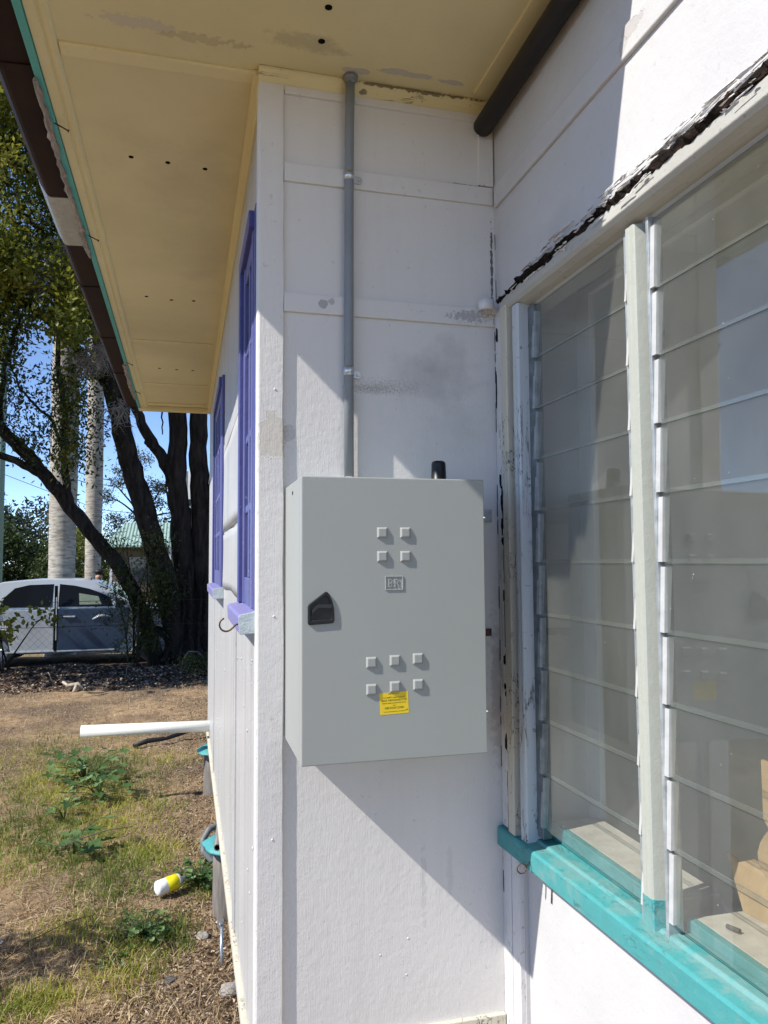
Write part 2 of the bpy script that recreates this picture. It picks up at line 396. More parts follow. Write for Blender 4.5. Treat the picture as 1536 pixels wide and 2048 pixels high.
# small dome nails on sheet and corner board
b = MB()
def dome(b, c, r, ax, h=None, n=8):
    h = h or r * 0.6; c = Vector(c); ax = Vector(ax).normalized(); u = ax.orthogonal().normalized(); w_ = ax.cross(u)
    vs = []
    for q, k in ((r, 0.0), (r * .8, .6), (r * .35, .95)):
        for j in range(n):
            t = 2 * math.pi * j / n; vs.append(c + (u * math.cos(t) + w_ * math.sin(t)) * q + ax * h * k)
    fs = [(i * n + j, i * n + (j + 1) % n, (i + 1) * n + (j + 1) % n, (i + 1) * n + j) for i in range(2) for j in range(n)] + [tuple(2 * n + j for j in range(n))]
    b.add(vs, fs, 0, True)
for x, z in ((0.03, 1.62), (0.028, 1.10), (0.031, 2.17)):
    b = MB(); dome(b, (x, -0.0095, z), 0.003, (0, -1, 0)); b.build('nail_head', WA, front_wall)
for x, z in ((0.36, 0.83), (0.355, 0.745), (0.29, 0.80), (0.34, 2.16)):
    b = MB(); dome(b, (x, 0.0005, z), 0.003, (0, -1, 0)); b.build('nail_head', WA, front_wall)

# ---- side wall (recedes to the left)
CL = 4.28
b = MB()
b.box(0.0, 0.10, 0.03, CL, 0.5, 3.05)
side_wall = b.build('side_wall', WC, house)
MB().box(-0.014, 0.03, 0.032, CL + 0.01, 0.455, 0.497).build('base_board', CREAMW, side_wall, bevel=0.003)
MB().box(-0.006, 0.002, 0.50, 1.80, 2.262, 2.30).build('cover_strip', WC, side_wall, bevel=0.002)
# sheets that bow a little: lapped edges at 1.885 and 1.63
def bowed_sheet(y0, y1, z0, z1, seed, amp=0.006):
    rg = random.Random(seed); b = MB(); ny, nz = 30, 8; vs = []
    for i in range(ny + 1):
        for j in range(nz + 1):
            y = y0 + (y1 - y0) * i / ny; t = j / nz; z = z0 + (z1 - z0) * t
            wob = 0.5 + 0.5 * math.sin(y * 5.1 + seed) * math.cos(y * 2.3 + seed * 2)
            x = -0.0035 - amp * wob * (1 - t) ** 2 - amp * .35 * wob * t ** 3
            vs.append((x, y, z + (0.004 * math.sin(y * 7 + seed) if j in (0, nz) else 0)))
    k = nz + 1
    for i in range(ny + 1):
        for j in (0, nz): pass
    fs = [(i * k + j, (i + 1) * k + j, (i + 1) * k + j + 1, i * k + j + 1) for i in range(ny) for j in range(nz)]
    b.add(vs, fs, 0, True)
    # back skin so that the sheet has an edge
    o = len(b.v); b.add([(0.001, v[1], v[2]) for v in vs], [], 0)
    ring = [i * k for i in range(ny + 1)] + [ny * k + j for j in range(1, k)] + [i * k + nz for i in range(ny - 1, -1, -1)] + [j for j in range(nz - 1, 0, -1)]
    for a, c in zip(ring, ring[1:] + ring[:1]): b.f.append((a, c, o + c, o + a)); b.mi.append(0); b.sm.append(False)
    return b
bowed_sheet(0.52, 1.82, 1.892, 2.258, 2).build('wall_sheet', WC, side_wall)
bowed_sheet(0.52, 1.82, 1.636, 1.880, 5, 0.009).build('wall_sheet', WC, side_wall)
MB().box(-0.007, 0.002, 0.86, 0.90, 0.50, 1.56).build('cover_strip', WC, side_wall, bevel=0.002)
MB().box(-0.009, 0.002, 0.905, 0.918, 0.50, 1.56).build('cover_strip', WC, side_wall, bevel=0.002)
MB().box(-0.006, 0.002, 2.9, 2.94, 0.50, 1.56).build('cover_strip', WC, side_wall, bevel=0.002)
b = MB(); b.prism([(a * 1.0, ZS - 0.0015 + c) for a, c in pr], 'y', 0.0, 4.33)
b.build('scotia_moulding', SOFP, side_wall)
rg = random.Random(5)
for i in range(40):
    y = rg.uniform(0.1, 2.6); z = rg.uniform(0.6, 1.5); b = MB(); dome(b, (-0.001, y, z), rg.uniform(0.003, 0.006), (-1, 0, 0)); b.build('paint_lump', WC, side_wall)

# ---- louvre wall (right)
b = MB()
YB1 = -3.4
b.box(0.617, 0.80, YB1, 0.0, 2.44, 3.5)                 # above the window
b.box(0.636, 0.80, YB1, -0.098, 0.46, 1.035)            # below the sill
b.box(0.626, 0.80, -0.0985, 0.0, 0.46, 2.44)            # strip beside the inner corner
b.box(0.626, 0.80, YB1, -1.56, 1.035, 2.44)             # beyond the window
louvre_wall = b.build('louvre_wall', WB, house)
MB().box(0.616, 0.6185, YB1, -0.02, 2.7462, 2.7478).build('joint_line', DARKL, louvre_wall)
MB().box(0.608, 0.619, YB1, -0.02, 2.685, 2.746).build('cover_strip', WB, louvre_wall, bevel=0.003)
MB().box(0.612, 0.628, -0.050, -0.0005, 0.46, 1.03).build('corner_board', WT, louvre_wall, bevel=0.002)
MB().box(0.6125, 0.628, -0.096, -0.0535, 0.46, 1.03).build('corner_board', WT, louvre_wall, bevel=0.002)
b = wavy_strip(0, 0.049, 0.0, 0.015, 1.082, 2.405, 0.0012, seed=9)
b.v = [(0.612 + y, -x, z) for x, y, z in b.v]
b.build('corner_board', WT, louvre_wall)
# damaged dark marks down the corner board: small splintered holes
rg = random.Random(11); b = MB()
def blot(b, c, w_, h_, rg, n=9, x=None, th=0.0014):
    pts = []
    for j in range(n):
        t = 2 * math.pi * j / n; q = rg.uniform(0.55, 1.1)
        pts.append((c[0] + math.cos(t) * w_ * q, c[1] + math.sin(t) * h_ * q))
    b.prism(pts, 'x', x - th, x + 0.002)
for yc, zc, w_, h_ in ((-0.028, 1.955, .004, .016), (-0.036, 1.90, .005, .03), (-0.043, 1.86, .004, .02), (-0.034, 1.84, .004, .02), (-0.04, 1.80, .008, .008), (-0.044, 1.75, .003, .05),
                       (-0.042, 1.66, .007, .012), (-0.045, 1.60, .003, .06), (-0.04, 1.50, .007, .012), (-0.05, 1.415, .01, .012), (-0.036, 1.43, .005, .007), (-0.036, 1.29, .004, .02),
                       (-0.047, 1.285, .004, .015), (-0.045, 1.19, .002, .03), (-0.045, 1.12, .002, .04), (-0.02, 2.34, .004, .02), (-0.012, 2.2, .002, .04)):
    b = MB(); blot(b, (yc, zc), w_ * 1.5, h_ * 1.3, rg, n=13, x=0.6115); b.build('splintered_hole', ROT, louvre_wall)
b = MB()                                                # dark open joint at the inner corner
for z in np.arange(0.8, 2.62, 0.045):
    if rg.random() < 0.30:
        b = MB(); blot(b, (-0.0055 - rg.random() * .003, z), 0.0011, rg.uniform(0.012, 0.035), rg, x=0.6115 if z < 2.4 else 0.6168); b.build('open_joint', DARKL, louvre_wall)
MB().box(0.622, 0.64, -0.0535, -0.0495, 0.47, 1.028).build('crack', BLACK, louvre_wall)

# ---- soffit
b = MB(); b.box(-0.545, WX, -0.64, 4.36, ZS, ZS + 0.03)
soffit = b.build('soffit', SOF, house)
def strip_box(x0, x1, y0, y1, h=0.007, bev=0.003): 
    MB().box(x0, x1, y0, y1, ZS - h, ZS + 0.002).build('cover_strip', SOFP, soffit, bevel=bev)
strip_box(-0.478, -0.014, 0.004, 0.052)
strip_box(-0.470, -0.043, 2.46, 2.50, 0.006)
strip_box(-0.470, -0.043, 3.50, 3.53, 0.006)
strip_box(-0.470, -0.043, 4.16, 4.20, 0.012)
strip_box(0.545, 0.612, -0.63, -0.044, 0.006)
# timber bead along the outer edge
b = MB(); b.prism([(-0.531, ZS + .002), (-0.531, ZS - .013), (-0.508, ZS - .013), (-0.504, ZS - .007), (-0.497, ZS - .011), (-0.488, ZS - .012), (-0.481, ZS - .006), (-0.479, ZS + .002)], 'y', -0.63, 4.34)
b.build('edge_bead', SOFP, soffit)
b = MB(); b.box(-0.545, 0.0, 4.30, 4.36, ZS - 0.035, ZS - 0.001); b.build('end_bead', SOFP, soffit, bevel=0.004)
for x, y, r in ((0.12, -0.254, .0085), (0.124, -0.142, .0085), (-0.348, .504, .0075), (-.241, .511, .0075), (-.129, .522, .0075), (-.364, 1.753, .008), (-.253, 1.775, .008), (-.152, 1.764, .008), (-.35, 3.09, .009), (-.245, 3.10, .009), (-.145, 3.10, .009)):
    MB().tube([(x, y, ZS - 0.0012), (x, y, ZS + 0.01)], r, 16).build('vent_hole', BLACK, soffit)

# ---- fascia and gutter
b = MB(); b.box(-0.551, -0.533, -0.66, 4.37, ZS - 0.022, ZS + 0.16)
fascia = b.build('fascia', TEALF, house, bevel=0.002)
def splinter(y0, y1, seed, z=ZS - 0.028, r=0.011):
    rg = random.Random(seed); b = MB(); n = 34; pts = []; rr = []
    for i in range(n + 1):
        t = i / n; pts.append((-0.548 + rg.uniform(-.0025, .0025) - 0.006 * math.sin(t * 3), y0 + (y1 - y0) * t, z + rg.uniform(-.003, .003)))
        rr.append(r * rg.uniform(0.55, 1.1) * (1 if t < .75 else 1.5 - t * .85))
    b.tube(pts, rr, 5, wob=0.25)
    b.sm = [False] * len(b.sm); return b
splinter(0.13, 1.02, 4).build('broken_batten', WOODB, fascia)
splinter(0.98, 1.26, 8, ZS - 0.03, 0.010).build('broken_batten', WOODB, fascia)
splinter(2.95, 3.95, 12, ZS - 0.026, 0.015).build('broken_batten', WOODB, fascia)
for y in (0.33, 1.07, 2.9, 3.7):
    MB().tube([(-0.54, y, ZS - 0.02), (-0.50, y + 0.012, ZS - 0.034)], 0.0022, 6).tube([(-0.503, y + .011, ZS - .033), (-0.5, y + .012, ZS - .034)], 0.0045, 8).build('bent_nail', RUST, fascia)
gut = [(-0.553, 0.165), (-0.553, 0.012), (-0.557, 0.004), (-0.63, 0.000), (-0.640, 0.004), (-0.662, 0.040), (-0.670, 0.075), (-0.668, 0.105), (-0.660, 0.108), (-0.660, 0.075), (-0.652, 0.044), (-0.634, 0.012), (-0.56, 0.012), (-0.56, 0.165)]
def gutter_len(y0, y1, grow=0.0):
    return MB().prism([(x - (grow if x < -0.6 else 0), ZS + 0.006 + z - (grow if z < 0.05 else 0)) for x, z in gut], 'y', y0, y1)
gutter = gutter_len(-0.66, 4.40).build('gutter', BROWN, house)
gutter_len(0.845, 1.245, 0.0025).build('silver_joiner', GALV, gutter)
for y in (0.13, 1.70, 2.50, 3.30):
    gutter_len(y, y + 0.022, 0.004).build('joint_lip', BROWN, gutter)
# front gutter of the same eave, and roof over it
b = MB(); b.box(-0.551, 0.60, -0.664, -0.642, ZS - 0.022, ZS + 0.16); b.build('fascia', TEALF, house)
b = MB()
b.add([(-0.66, -0.74, 3.10), (0.612, -0.74, 3.10), (2.2, 0.2, 3.75), (2.2, 4.5, 3.75), (-0.66, 4.5, 3.10),
       (-0.66, -0.74, 3.13), (0.612, -0.74, 3.13), (2.2, 0.2, 3.78), (2.2, 4.5, 3.78), (-0.66, 4.5, 3.13)],
      [(0, 1, 2, 3, 4), (5, 9, 8, 7, 6), (0, 5, 6, 1), (1, 6, 7, 2), (2, 7, 8, 3), (3, 8, 9, 4), (4, 9, 5, 0)])
b.build('roof', plain('roof_steel', (0.35, 0.36, 0.36), 0.5, 0.3), house)

# ---- louvre window
lw = part_empty('louvre_window', house)
def sz(y): return 0.03 * (-y - 0.1)                     # the sill rises slightly towards the camera
b = MB()                                                # sill: moulded section swept along y
sec = [(0.598, 1.034), (0.598, 1.076), (0.602, 1.081), (0.634, 1.0835), (0.638, 1.089), (0.672, 1.091), (0.672, 1.034)]
ys = [-0.0015 - i * 0.155 for i in range(11)]
vs = [(x, y, z + sz(y)) for y in ys for x, z in sec]; k = len(sec)
fs = [(i * k + j, i * k + (j + 1) % k, (i + 1) * k + (j + 1) % k, (i + 1) * k + j) for i in range(len(ys) - 1) for j in range(k)]
b.add(vs, fs); b.f += [tuple(range(k)), tuple(range((len(ys) - 1) * k, len(ys) * k))]; b.mi += [0, 0]; b.sm += [False, False]
b.build('sill', TEAL, lw, bevel=0.0018)
for y0, y1 in ((-0.148, -0.588), (-0.655, -1.54)):
    MB().box(0.6735, 0.690, y1, y0, 1.085, 1.128).build('bottom_rail', TEAL, lw, bevel=0.002)
    MB().box(0.6905, 0.80, y1, y0, 1.085, 1.127).build('inner_board', BOARD, lw, bevel=0.002)
# jamb: architrave strip, open gap, moulded stop
b = wavy_strip(0.0535, 0.094, 0.0, 0.022, 1.082, 2.405, 0.0012, seed=21)
b.v = [(0.604 + y, -x, z) for x, y, z in b.v]
b.build('architrave', CREAMW, lw)
MB().box(0.630, 0.65, -0.1155, -0.0955, 1.085, 2.40).build('jamb_gap', BLACK, lw)
b = MB(); b.prism([(0.612, -0.116), (0.610, -0.120), (0.610, -0.131), (0.613, -0.133), (0.610, -0.136), (0.610, -0.146), (0.614, -0.150), (0.660, -0.150), (0.660, -0.116)], 'z', 1.083, 2.385)
b.build('jamb', paint('pale_blue_jamb_paint', (0.54, 0.575, 0.58), 0.55, 0.15, lumps=0.4, fine=0.3, flecks=0.6, dirt=(0.10, 0.10, 0.09), streak=0.3, cracks=0.8, cstretch=(2, 2, .25)), lw, bevel=0.001)
# louvre channels, one each side of each bank
def channel(y0, y1):
    MB().box(0.634, 0.664, y0, y1, 1.10, 2.375).build('louvre_channel', GALVD, lw, bevel=0.001)
MB().box(0.638, 0.66, -0.1815, -0.1505, 1.10, 2.375).build('louvre_channel', plain('dark_louvre_channel', (0.17, 0.195, 0.205), 0.5, 0.4, var=.3, scale=30), lw, bevel=.001); channel(-0.588, -0.580); channel(-0.660, -0.652); channel(-1.53, -1.52)
# mullion
b = MB(); b.prism([(0.629, -0.598), (0.626, -0.600), (0.626, -0.609), (0.628, -0.611), (0.626, -0.613), (0.626, -0.624), (0.629, -0.627), (0.666, -0.640), (0.672, -0.640), (0.672, -0.598)], 'z', 1.095, 2.375)
b.build('mullion', paint('pale_green_mullion_paint', (0.40, 0.415, 0.36), 0.5, 0.12, lumps=0.3, fine=0.3, flecks=0.35, streak=0.25, dirt=(0.40, 0.42, 0.36)), lw)
b = MB(); b.prism([(0.6275, -0.596), (0.6245, -0.599), (0.6245, -0.625), (0.6275, -0.629), (0.667, -0.642), (0.673, -0.642), (0.673, -0.596)], 'z', 1.094, 1.152)
b.build('mullion_foot', TEAL, lw)
b = MB(); b.box(0.612, 0.69, -1.60, -1.535, 1.095, 2.385); b.build('jamb', WT, lw)
# head
b = MB(); b.prism([(0.604, 2.398), (0.604, 2.424), (0.70, 2.424), (0.70, 2.374), (0.650, 2.374), (0.645, 2.380), (0.628, 2.384), (0.612, 2.390)], 'y', -1.6, -0.054)
b.build('head', paint('grey_head_paint', (0.46, 0.45, 0.40), 0.6, 0.2, lumps=0.4, fine=0.3, flecks=0.5, streak=0.0, dirt=(0.22, 0.21, 0.18)), lw, bevel=0.002)
# rotten strip above the head: ragged ribbon
rg = random.Random(3); b = MB(); rows = []; n = 150
zt = 2.45; zb = 2.41
for i in range(n + 1):
    y = -0.052 - i * 1.5 / n
    zt = 0.7 * zt + 0.3 * (2.443 + rg.uniform(-.016, .014)); zb = 0.6 * zb + 0.4 * (2.421 + rg.uniform(-.010, .010))
    fall = max(0.0, 1 - abs(y + 0.07) * 10)
    zz = zt - 0.03 * fall
    rows.append([(0.622, y, zz + .004), (0.607 + rg.uniform(-.004, .004), y, zz), (0.598 + rg.uniform(-.007, .006), y, zb * .5 + zz * .5 + rg.uniform(-.006, .006)), (0.603 + rg.uniform(-.004, .004), y, zb), (0.622, y, zb - .002)])
k = 5; vs = [q for r in rows for q in r]
b.add(vs, [(i * k + j, i * k + j + 1, (i + 1) * k + j + 1, (i + 1) * k + j) for i in range(n) for j in range(k - 1)])
b.build('rotten_strip', ROT, lw)
b = MB()                                                # peeling flakes of white paint along it
for i in range(170):
    y = -0.10 - rg.random() ** 0.8 * 1.27; q = rg.random()
    z = (2.450 + rg.uniform(-.008, .012)) if q < .6 else (2.430 + rg.uniform(-.016, .014)) if q < .85 else 2.414 + rg.uniform(-.004, .006)
    L = rg.uniform(.012, .085) * (1 if q < .6 else .7); h = rg.uniform(.0008, .0032); x = (0.609 - rg.uniform(0, .008)) if q < .6 else (0.599 - rg.uniform(0, .006))
    n = 6; slope = rg.uniform(-.05, .09)
    top = [(y - L * j / n, z + slope * L * j / n + h * (math.sin(math.pi * (j + .3) / (n + .6)) * rg.uniform(.5, 1.2))) for j in range(n + 1)]
    bot = [(y - L * j / n, z + slope * L * j / n - h * rg.uniform(.1, .8)) for j in range(n, -1, -1)]
    pts = top + bot; k = len(pts); tw = rg.uniform(-.006, .006)
    b.add([(x + tw * j / k, a, c) for j, (a, c) in enumerate(pts)] + [(x + .0012 + tw * j / k, a, c) for j, (a, c) in enumerate(pts)],
          [tuple(range(k)), tuple(range(2 * k - 1, k - 1, -1))] + [(j, k + j, k + (j + 1) % k, (j + 1) % k) for j in range(k)])
b.build('paint_flakes', WT, lw)['kind'] = 'stuff'
# blades
XB = 0.6405; PIT = 0.1236; TILT = 0.0019 / 0.137
def blade(y0, y1, zb):
    h = 0.1320; th = 0.0018; b = MB()
    pf = [(XB, 0.0), (XB + TILT * h, h), (XB + TILT * h + th, h), (XB + th, 0.0)]
    v = [(x, y, zb + z) for y in (y0, y1) for x, z in pf]; n = 4
    for i in range(n):
        j = (i + 1) % n
        b.add([v[i], v[j], v[n + j], v[n + i]], [(0, 1, 2, 3)], {1: 1, 3: 2}.get(i, 0))
    b.add(v[:n], [tuple(range(n))], 1); b.add(v[n:], [tuple(range(n))], 1)
    return b
def clip(y0, y1, zb, out=.0115):
    b = MB(); h = 0.118; v = []
    for y in (y0, y1):
        v += [(XB - out, y, zb + .003), (XB - .001, y, zb + h), (XB + .014, y, zb + h), (XB + .006, y, zb + .003)]
    b.add(v, [(0, 1, 5, 4), (1, 2, 6, 5), (2, 3, 7, 6), (3, 0, 4, 7), (0, 3, 2, 1), (4, 5, 6, 7)])
    return b
for kk in range(10):
    zb = 2.237 - PIT * kk
    for y0, y1, ca, cb in ((-0.182, -0.576, (-0.186, -0.174), (-0.592, -0.585)), (-0.664, -1.516, (-0.672, -0.655), (-1.524, -1.51))):
        bl = blade(y0, y1, zb).build('louvre_blade', [GLASS, GEDGE, GDARK], lw)
        for (c0, c1), cm in ((ca, GALVD if y0 > -0.3 else CLIPW), (cb, CLIPW)):
            clip(c0, c1, zb, .0115 if c0 == -0.592 else .006).build('blade_clip', cm, lw)
for kk in range(10):
    z = 2.237 - PIT * kk + 0.045
    MB().pipe((0.650, -0.6545, z), (0.650, -0.6505, z), 0.009, 0.0055, 14).build('pivot_ring', GALVD, lw)
    if kk < 9: MB().box(0.6405, 0.644, -0.6515, -0.648, z - .045, z + .025).build('link_bar', CLIPW, lw)
# the room behind
b = MB()
def quad(b, *p, mi=0): b.add(p, [(0, 1, 2, 3)], mi)
b.box(0.81, 3.6, -3.0, -2.95, 0.55, 2.9); b.box(0.81, 3.6, 0.45, 0.5, 0.55, 2.9); b.box(3.55, 3.6, -2.95, 0.45, 0.55, 2.9)
b.box(0.81, 3.6, -3.0, 0.5, 2.85, 2.9); b.box(0.81, 3.6, -3.0, 0.5, 0.5, 0.55)
b.box(0.80, 0.815, -0.16, 0.5, 0.55, 2.9); b.box(0.80, 0.815, -3.0, -1.56, 0.55, 2.9); b.box(0.80, 0.815, -1.56, -0.16, 0.55, 1.10); b.box(0.80, 0.815, -1.56, -0.16, 2.42, 2.9)
b.build('room', ROOMM, house)

# ---- side windows
def side_window(y0, y1):
    wdw = part_empty('side_window', house)
    zb, ztp = 1.632, 2.66; fwid = 0.045
    b = MB(); b.box(-0.026, 0.0, y1 - fwid, y1, zb, ztp); b.box(-0.013, 0.0, y0, y0 + fwid, zb, ztp); b.box(-0.0265, 0.0, y0 + fwid, y1 - fwid, ztp - fwid, ztp)
    b.build('frame', PURPF, wdw, bevel=0.003)
    b = MB(); sw = 0.05
    a0, a1 = y0 + fwid, y1 - fwid
    b.box(-0.015, 0.001, a1 - sw, a1 - .012, zb, ztp - fwid); b.box(-0.015, 0.001, a0 + .012, a0 + sw, zb, ztp - fwid)
    b.box(-0.0122, 0.001, a0 + sw, a1 - sw, zb, zb + 0.075); b.box(-0.0122, 0.001, a0 + sw, a1 - sw, ztp - fwid - .05, ztp - fwid)
    nb = max(1, round((a1 - a0) / 0.28)); 
    for i in range(1, nb + 1):
        y = a0 + (a1 - a0) * i / (nb + 1); b.box(-0.011, 0.001, y - .014, y + .014, zb + .075, ztp - fwid - .05)
    for z in (1.90, 2.10, 2.36): b.box(-0.0095, 0.001, a0 + sw, a1 - sw, z - .011, z + .011)
    b.build('sash', PURP, wdw, bevel=0.003)
    MB().box(-0.003, 0.0006, a0 + sw, a1 - sw, zb + .07, ztp - fwid - .045).build('pane', WGLASS, wdw)
    b = MB(); sb = [(0.0, 1.578), (0.0, 1.634), (-0.047, 1.624), (-0.052, 1.618), (-0.050, 1.580), (-0.046, 1.576)]
    b.prism(sb, 'y', y0 - 0.022, y1 + 0.05)
    b.mi[0] = 1; b.mi[1] = 1
    b.build('sill', [PURPD, SILLEND], wdw, bevel=0.002)
    return wdw
side_window(0.045, 0.47)
side_window(1.86, 2.75)

# ---- stumps under the side wall
def stump(y, seed):
    rg = random.Random(seed); b = MB(); n = 20; vs = []; zs = [0.02, 0.12, 0.25, 0.40]
    for z in zs:
        for j in range(n):
            t = 2 * math.pi * j / n; r = 0.092 * (1 + 0.04 * math.sin(5 * t + seed) + 0.02 * math.sin(13 * t)) * (1.04 - z * .1)
            vs.append((0.055 + r * math.cos(t), y + r * math.sin(t), z))
    b.add(vs, [(i * n + j, i * n + (j + 1) % n, (i + 1) * n + (j + 1) % n, (i + 1) * n + j) for i in range(3) for j in range(n)] + [tuple(3 * n + j for j in range(n))], 0, True)
    st = b.build('stump', WOODG, house)
    b = MB(); vs = []
    for r, z in ((0.0, 0.425), (0.10, 0.423), (0.143, 0.396), (0.146, 0.388), (0.10, 0.412), (0.0, 0.41)):
        for j in range(24):
            t = 2 * math.pi * j / 24; q = r * (1 + (0.05 * math.sin(3 * t + seed) + .03 * math.sin(7 * t) if r > .12 else 0)); vs.append((0.055 + q * math.cos(t), y + q * math.sin(t), z + (0.006 * math.sin(2 * t + seed) if r > .12 else 0)))
    b.add(vs, [(i * 24 + j, i * 24 + (j + 1) % 24, (i + 1) * 24 + (j + 1) % 24, (i + 1) * 24 + j) for i in range(5) for j in range(24)], 0, True)
    b.build('ant_cap', TEAL, st)
stump(1.98, 1); stump(3.88, 2)
MB().box(0.02, 0.10, 0.1, 4.2, 0.425, 0.455).build('bearer', WOODG, house)

# ================================================================== CABINET
cab = thing('electrical_cabinet', 'light grey metal enclosure with black handle mounted on the front wall', 'cabinet', (0.263, -0.13, 1.33))
X0, X1, Z0, Z1 = 0.058, 0.468, 1.33, 1.93
MB().box(X0, X1, -0.2335, -0.004, Z0 + .001, Z1 - .001).build('cabinet_body', BOXP, cab, bevel=0.002)
MB().box(X0 + .004, X1 - .004, -0.2365, -0.2330, Z0 + .005, Z1 - .005).build('door_gasket', BLACK, cab)
door = MB().box(X0, X1, -0.265, -0.2362, Z0, Z1).build('door', BOXP, cab, bevel=0.0025)
def frust(b, x, z, w_=0.0240, h=0.0046, in_=0.0036, y=-0.2652):
    a = w_ / 2; c = a - in_
    b.add([(x - a, y, z - a), (x + a, y, z - a), (x + a, y, z + a), (x - a, y, z + a), (x - c, y - h, z - c), (x + c, y - h, z - c), (x + c, y - h, z + c), (x - c, y - h, z + c)],
          [(4, 5, 6, 7), (0, 1, 5, 4), (1, 2, 6, 5), (2, 3, 7, 6), (3, 0, 4, 7), (3, 2, 1, 0)])
    return b
for x, z in ((0.2325, 1.811), (0.284, 1.811), (0.2325, 1.760), (0.284, 1.760), (0.207, 1.5365), (0.2585, 1.5385), (0.310, 1.5405), (0.207, 1.480), (0.2585, 1.4835), (0.310, 1.4855)):
    frust(MB(), x, z).build('stud', BOXP, door, bevel=0.0008)
# raised emblem: frame and letters
def text_mesh(txt, size, extrude, align='CENTER'):
    cu = bpy.data.curves.new('t', 'FONT'); cu.body = txt; cu.size = size; cu.extrude = extrude; cu.align_x = align; cu.align_y = 'CENTER'
    cu.resolution_u = 4
    o = bpy.data.objects.new('t', cu); COL.objects.link(o)
    dg = bpy.context.evaluated_depsgraph_get(); me = bpy.data.meshes.new_from_object(o.evaluated_get(dg))
    vs = [v.co.copy() for v in me.vertices]; fs = [tuple(p.vertices) for p in me.polygons]
    bpy.data.objects.remove(o); bpy.data.curves.remove(cu); bpy.data.meshes.remove(me)
    return vs, fs
def put_text(b, txt, size, x, z, y, ext, mi=0, sx=1.0, tilt=0.0, align='CENTER'):
    vs, fs = text_mesh(txt, size, ext, align); ct, st = math.cos(tilt), math.sin(tilt)
    b.add([(x + (v.x * sx * ct - v.y * st), y - v.z, z + (v.x * sx * st + v.y * ct)) for v in vs], fs, mi)
b = MB(); ex, ez = 0.2585, 1.703; hw, hh, t_ = 0.0200, 0.0150, 0.0020
yf, yb_ = -0.2668, -0.2645
b.box(ex - hw, ex + hw, yf, yb_, ez + hh - t_, ez + hh); b.box(ex - hw, ex + hw, yf, yb_, ez - hh, ez - hh + t_)
b.box(ex - hw, ex - hw + t_, yf, yb_, ez - hh + t_, ez + hh - t_); b.box(ex + hw - t_, ex + hw, yf, yb_, ez - hh + t_, ez + hh - t_)
def bar_letters(b, txt, x, z, size, y0, y1):
    """slab-serif letters from bars"""
    for ch, ox in txt:
        px = x + ox; s = size; st = s * 0.16
        if ch in 'BR':
            b.box(px, px + st, y0, y1, z, z + s)
            b.box(px - st * .5, px, y0, y1, z, z + st * .6); b.box(px - st * .5, px, y0, y1, z + s - st * .6, z + s)
            def bowl(zc, r):
                n = 9; pts = []
                for q in range(n + 1): t = -math.pi / 2 + math.pi * q / n; pts.append((px + s * .30 + r * math.cos(t), zc + r * math.sin(t)))
                inn = [(px + s * .30 + (r - st * .8) * math.cos(-math.pi / 2 + math.pi * q / n), zc + (r - st * .8) * math.sin(-math.pi / 2 + math.pi * q / n)) for q in range(n + 1)]
                for q in range(n): b.prism([pts[q], pts[q + 1], inn[q + 1], inn[q]], 'y', y0, y1)
                b.box(px + st, px + s * .30, y0, y1, zc + r - st * .8, zc + r); b.box(px + st, px + s * .30, y0, y1, zc - r, zc - r + st * .8)
            bowl(z + s * .73, s * .27)
            if ch == 'B': bowl(z + s * .25, s * .25)
            else:
                b.prism([(px + s * .28, z + s * .46), (px + s * .46, z + s * .46), (px + s * .72, z), (px + s * .54, z)], 'y', y0, y1)
        else: b.box(px, px + st * .8, y0, y1, z + s * .42, z + s * .58)
bar_letters(b, (('B', 0), ('.', 0.0107), ('R', 0.0138)), ex - 0.0135, ez - 0.0085, 0.017, yf + 0.0002, yb_)
b.build('emblem', BOXP, door, bevel=0.0004)
# pentagon flush handle with a recess and lever
out = [(0.0715, 1.622), (0.0715, 1.656), (0.0735, 1.661), (0.1085, 1.687), (0.113, 1.6865), (0.1175, 1.681), (0.1235, 1.668), (0.1275, 1.650), (0.1280, 1.626), (0.1255, 1.621), (0.074, 1.618)]
cx_, cz_ = 0.1025, 1.648
inn = [(cx_ + (x - cx_) * 0.80, cz_ + (z - cz_) * 0.76 + 0.001) for x, z in out]
b = MB(); n = len(out)
vs = [(x, -0.2648, z) for x, z in out] + [(x + (cx_ - x) * .03, -0.2695, z + (cz_ - z) * .03) for x, z in out] + [(x, -0.2695, z) for x, z in inn] + [(x, -0.2653, z) for x, z in inn]
fs = [(k * n + j, k * n + (j + 1) % n, (k + 1) * n + (j + 1) % n, (k + 1) * n + j) for k in range(3) for j in range(n)] + [tuple(3 * n + j for j in range(n))]
b.add(vs, fs)
hd = b.build('handle', BPLAST, cab, bevel=0.0012)
b = MB(); b.prism([(0.0785, 1.637), (0.084, 1.645), (0.094, 1.653), (0.1235, 1.652), (0.1235, 1.660), (0.092, 1.661), (0.080, 1.648)], 'y', -0.2686, -0.2655)
b.build('lever', DPLAST, cab, bevel=0.0008)
MB().box(0.0775, 0.1215, -0.2690, -0.2655, 1.6262, 1.6285).build('lever', DPLAST, cab)
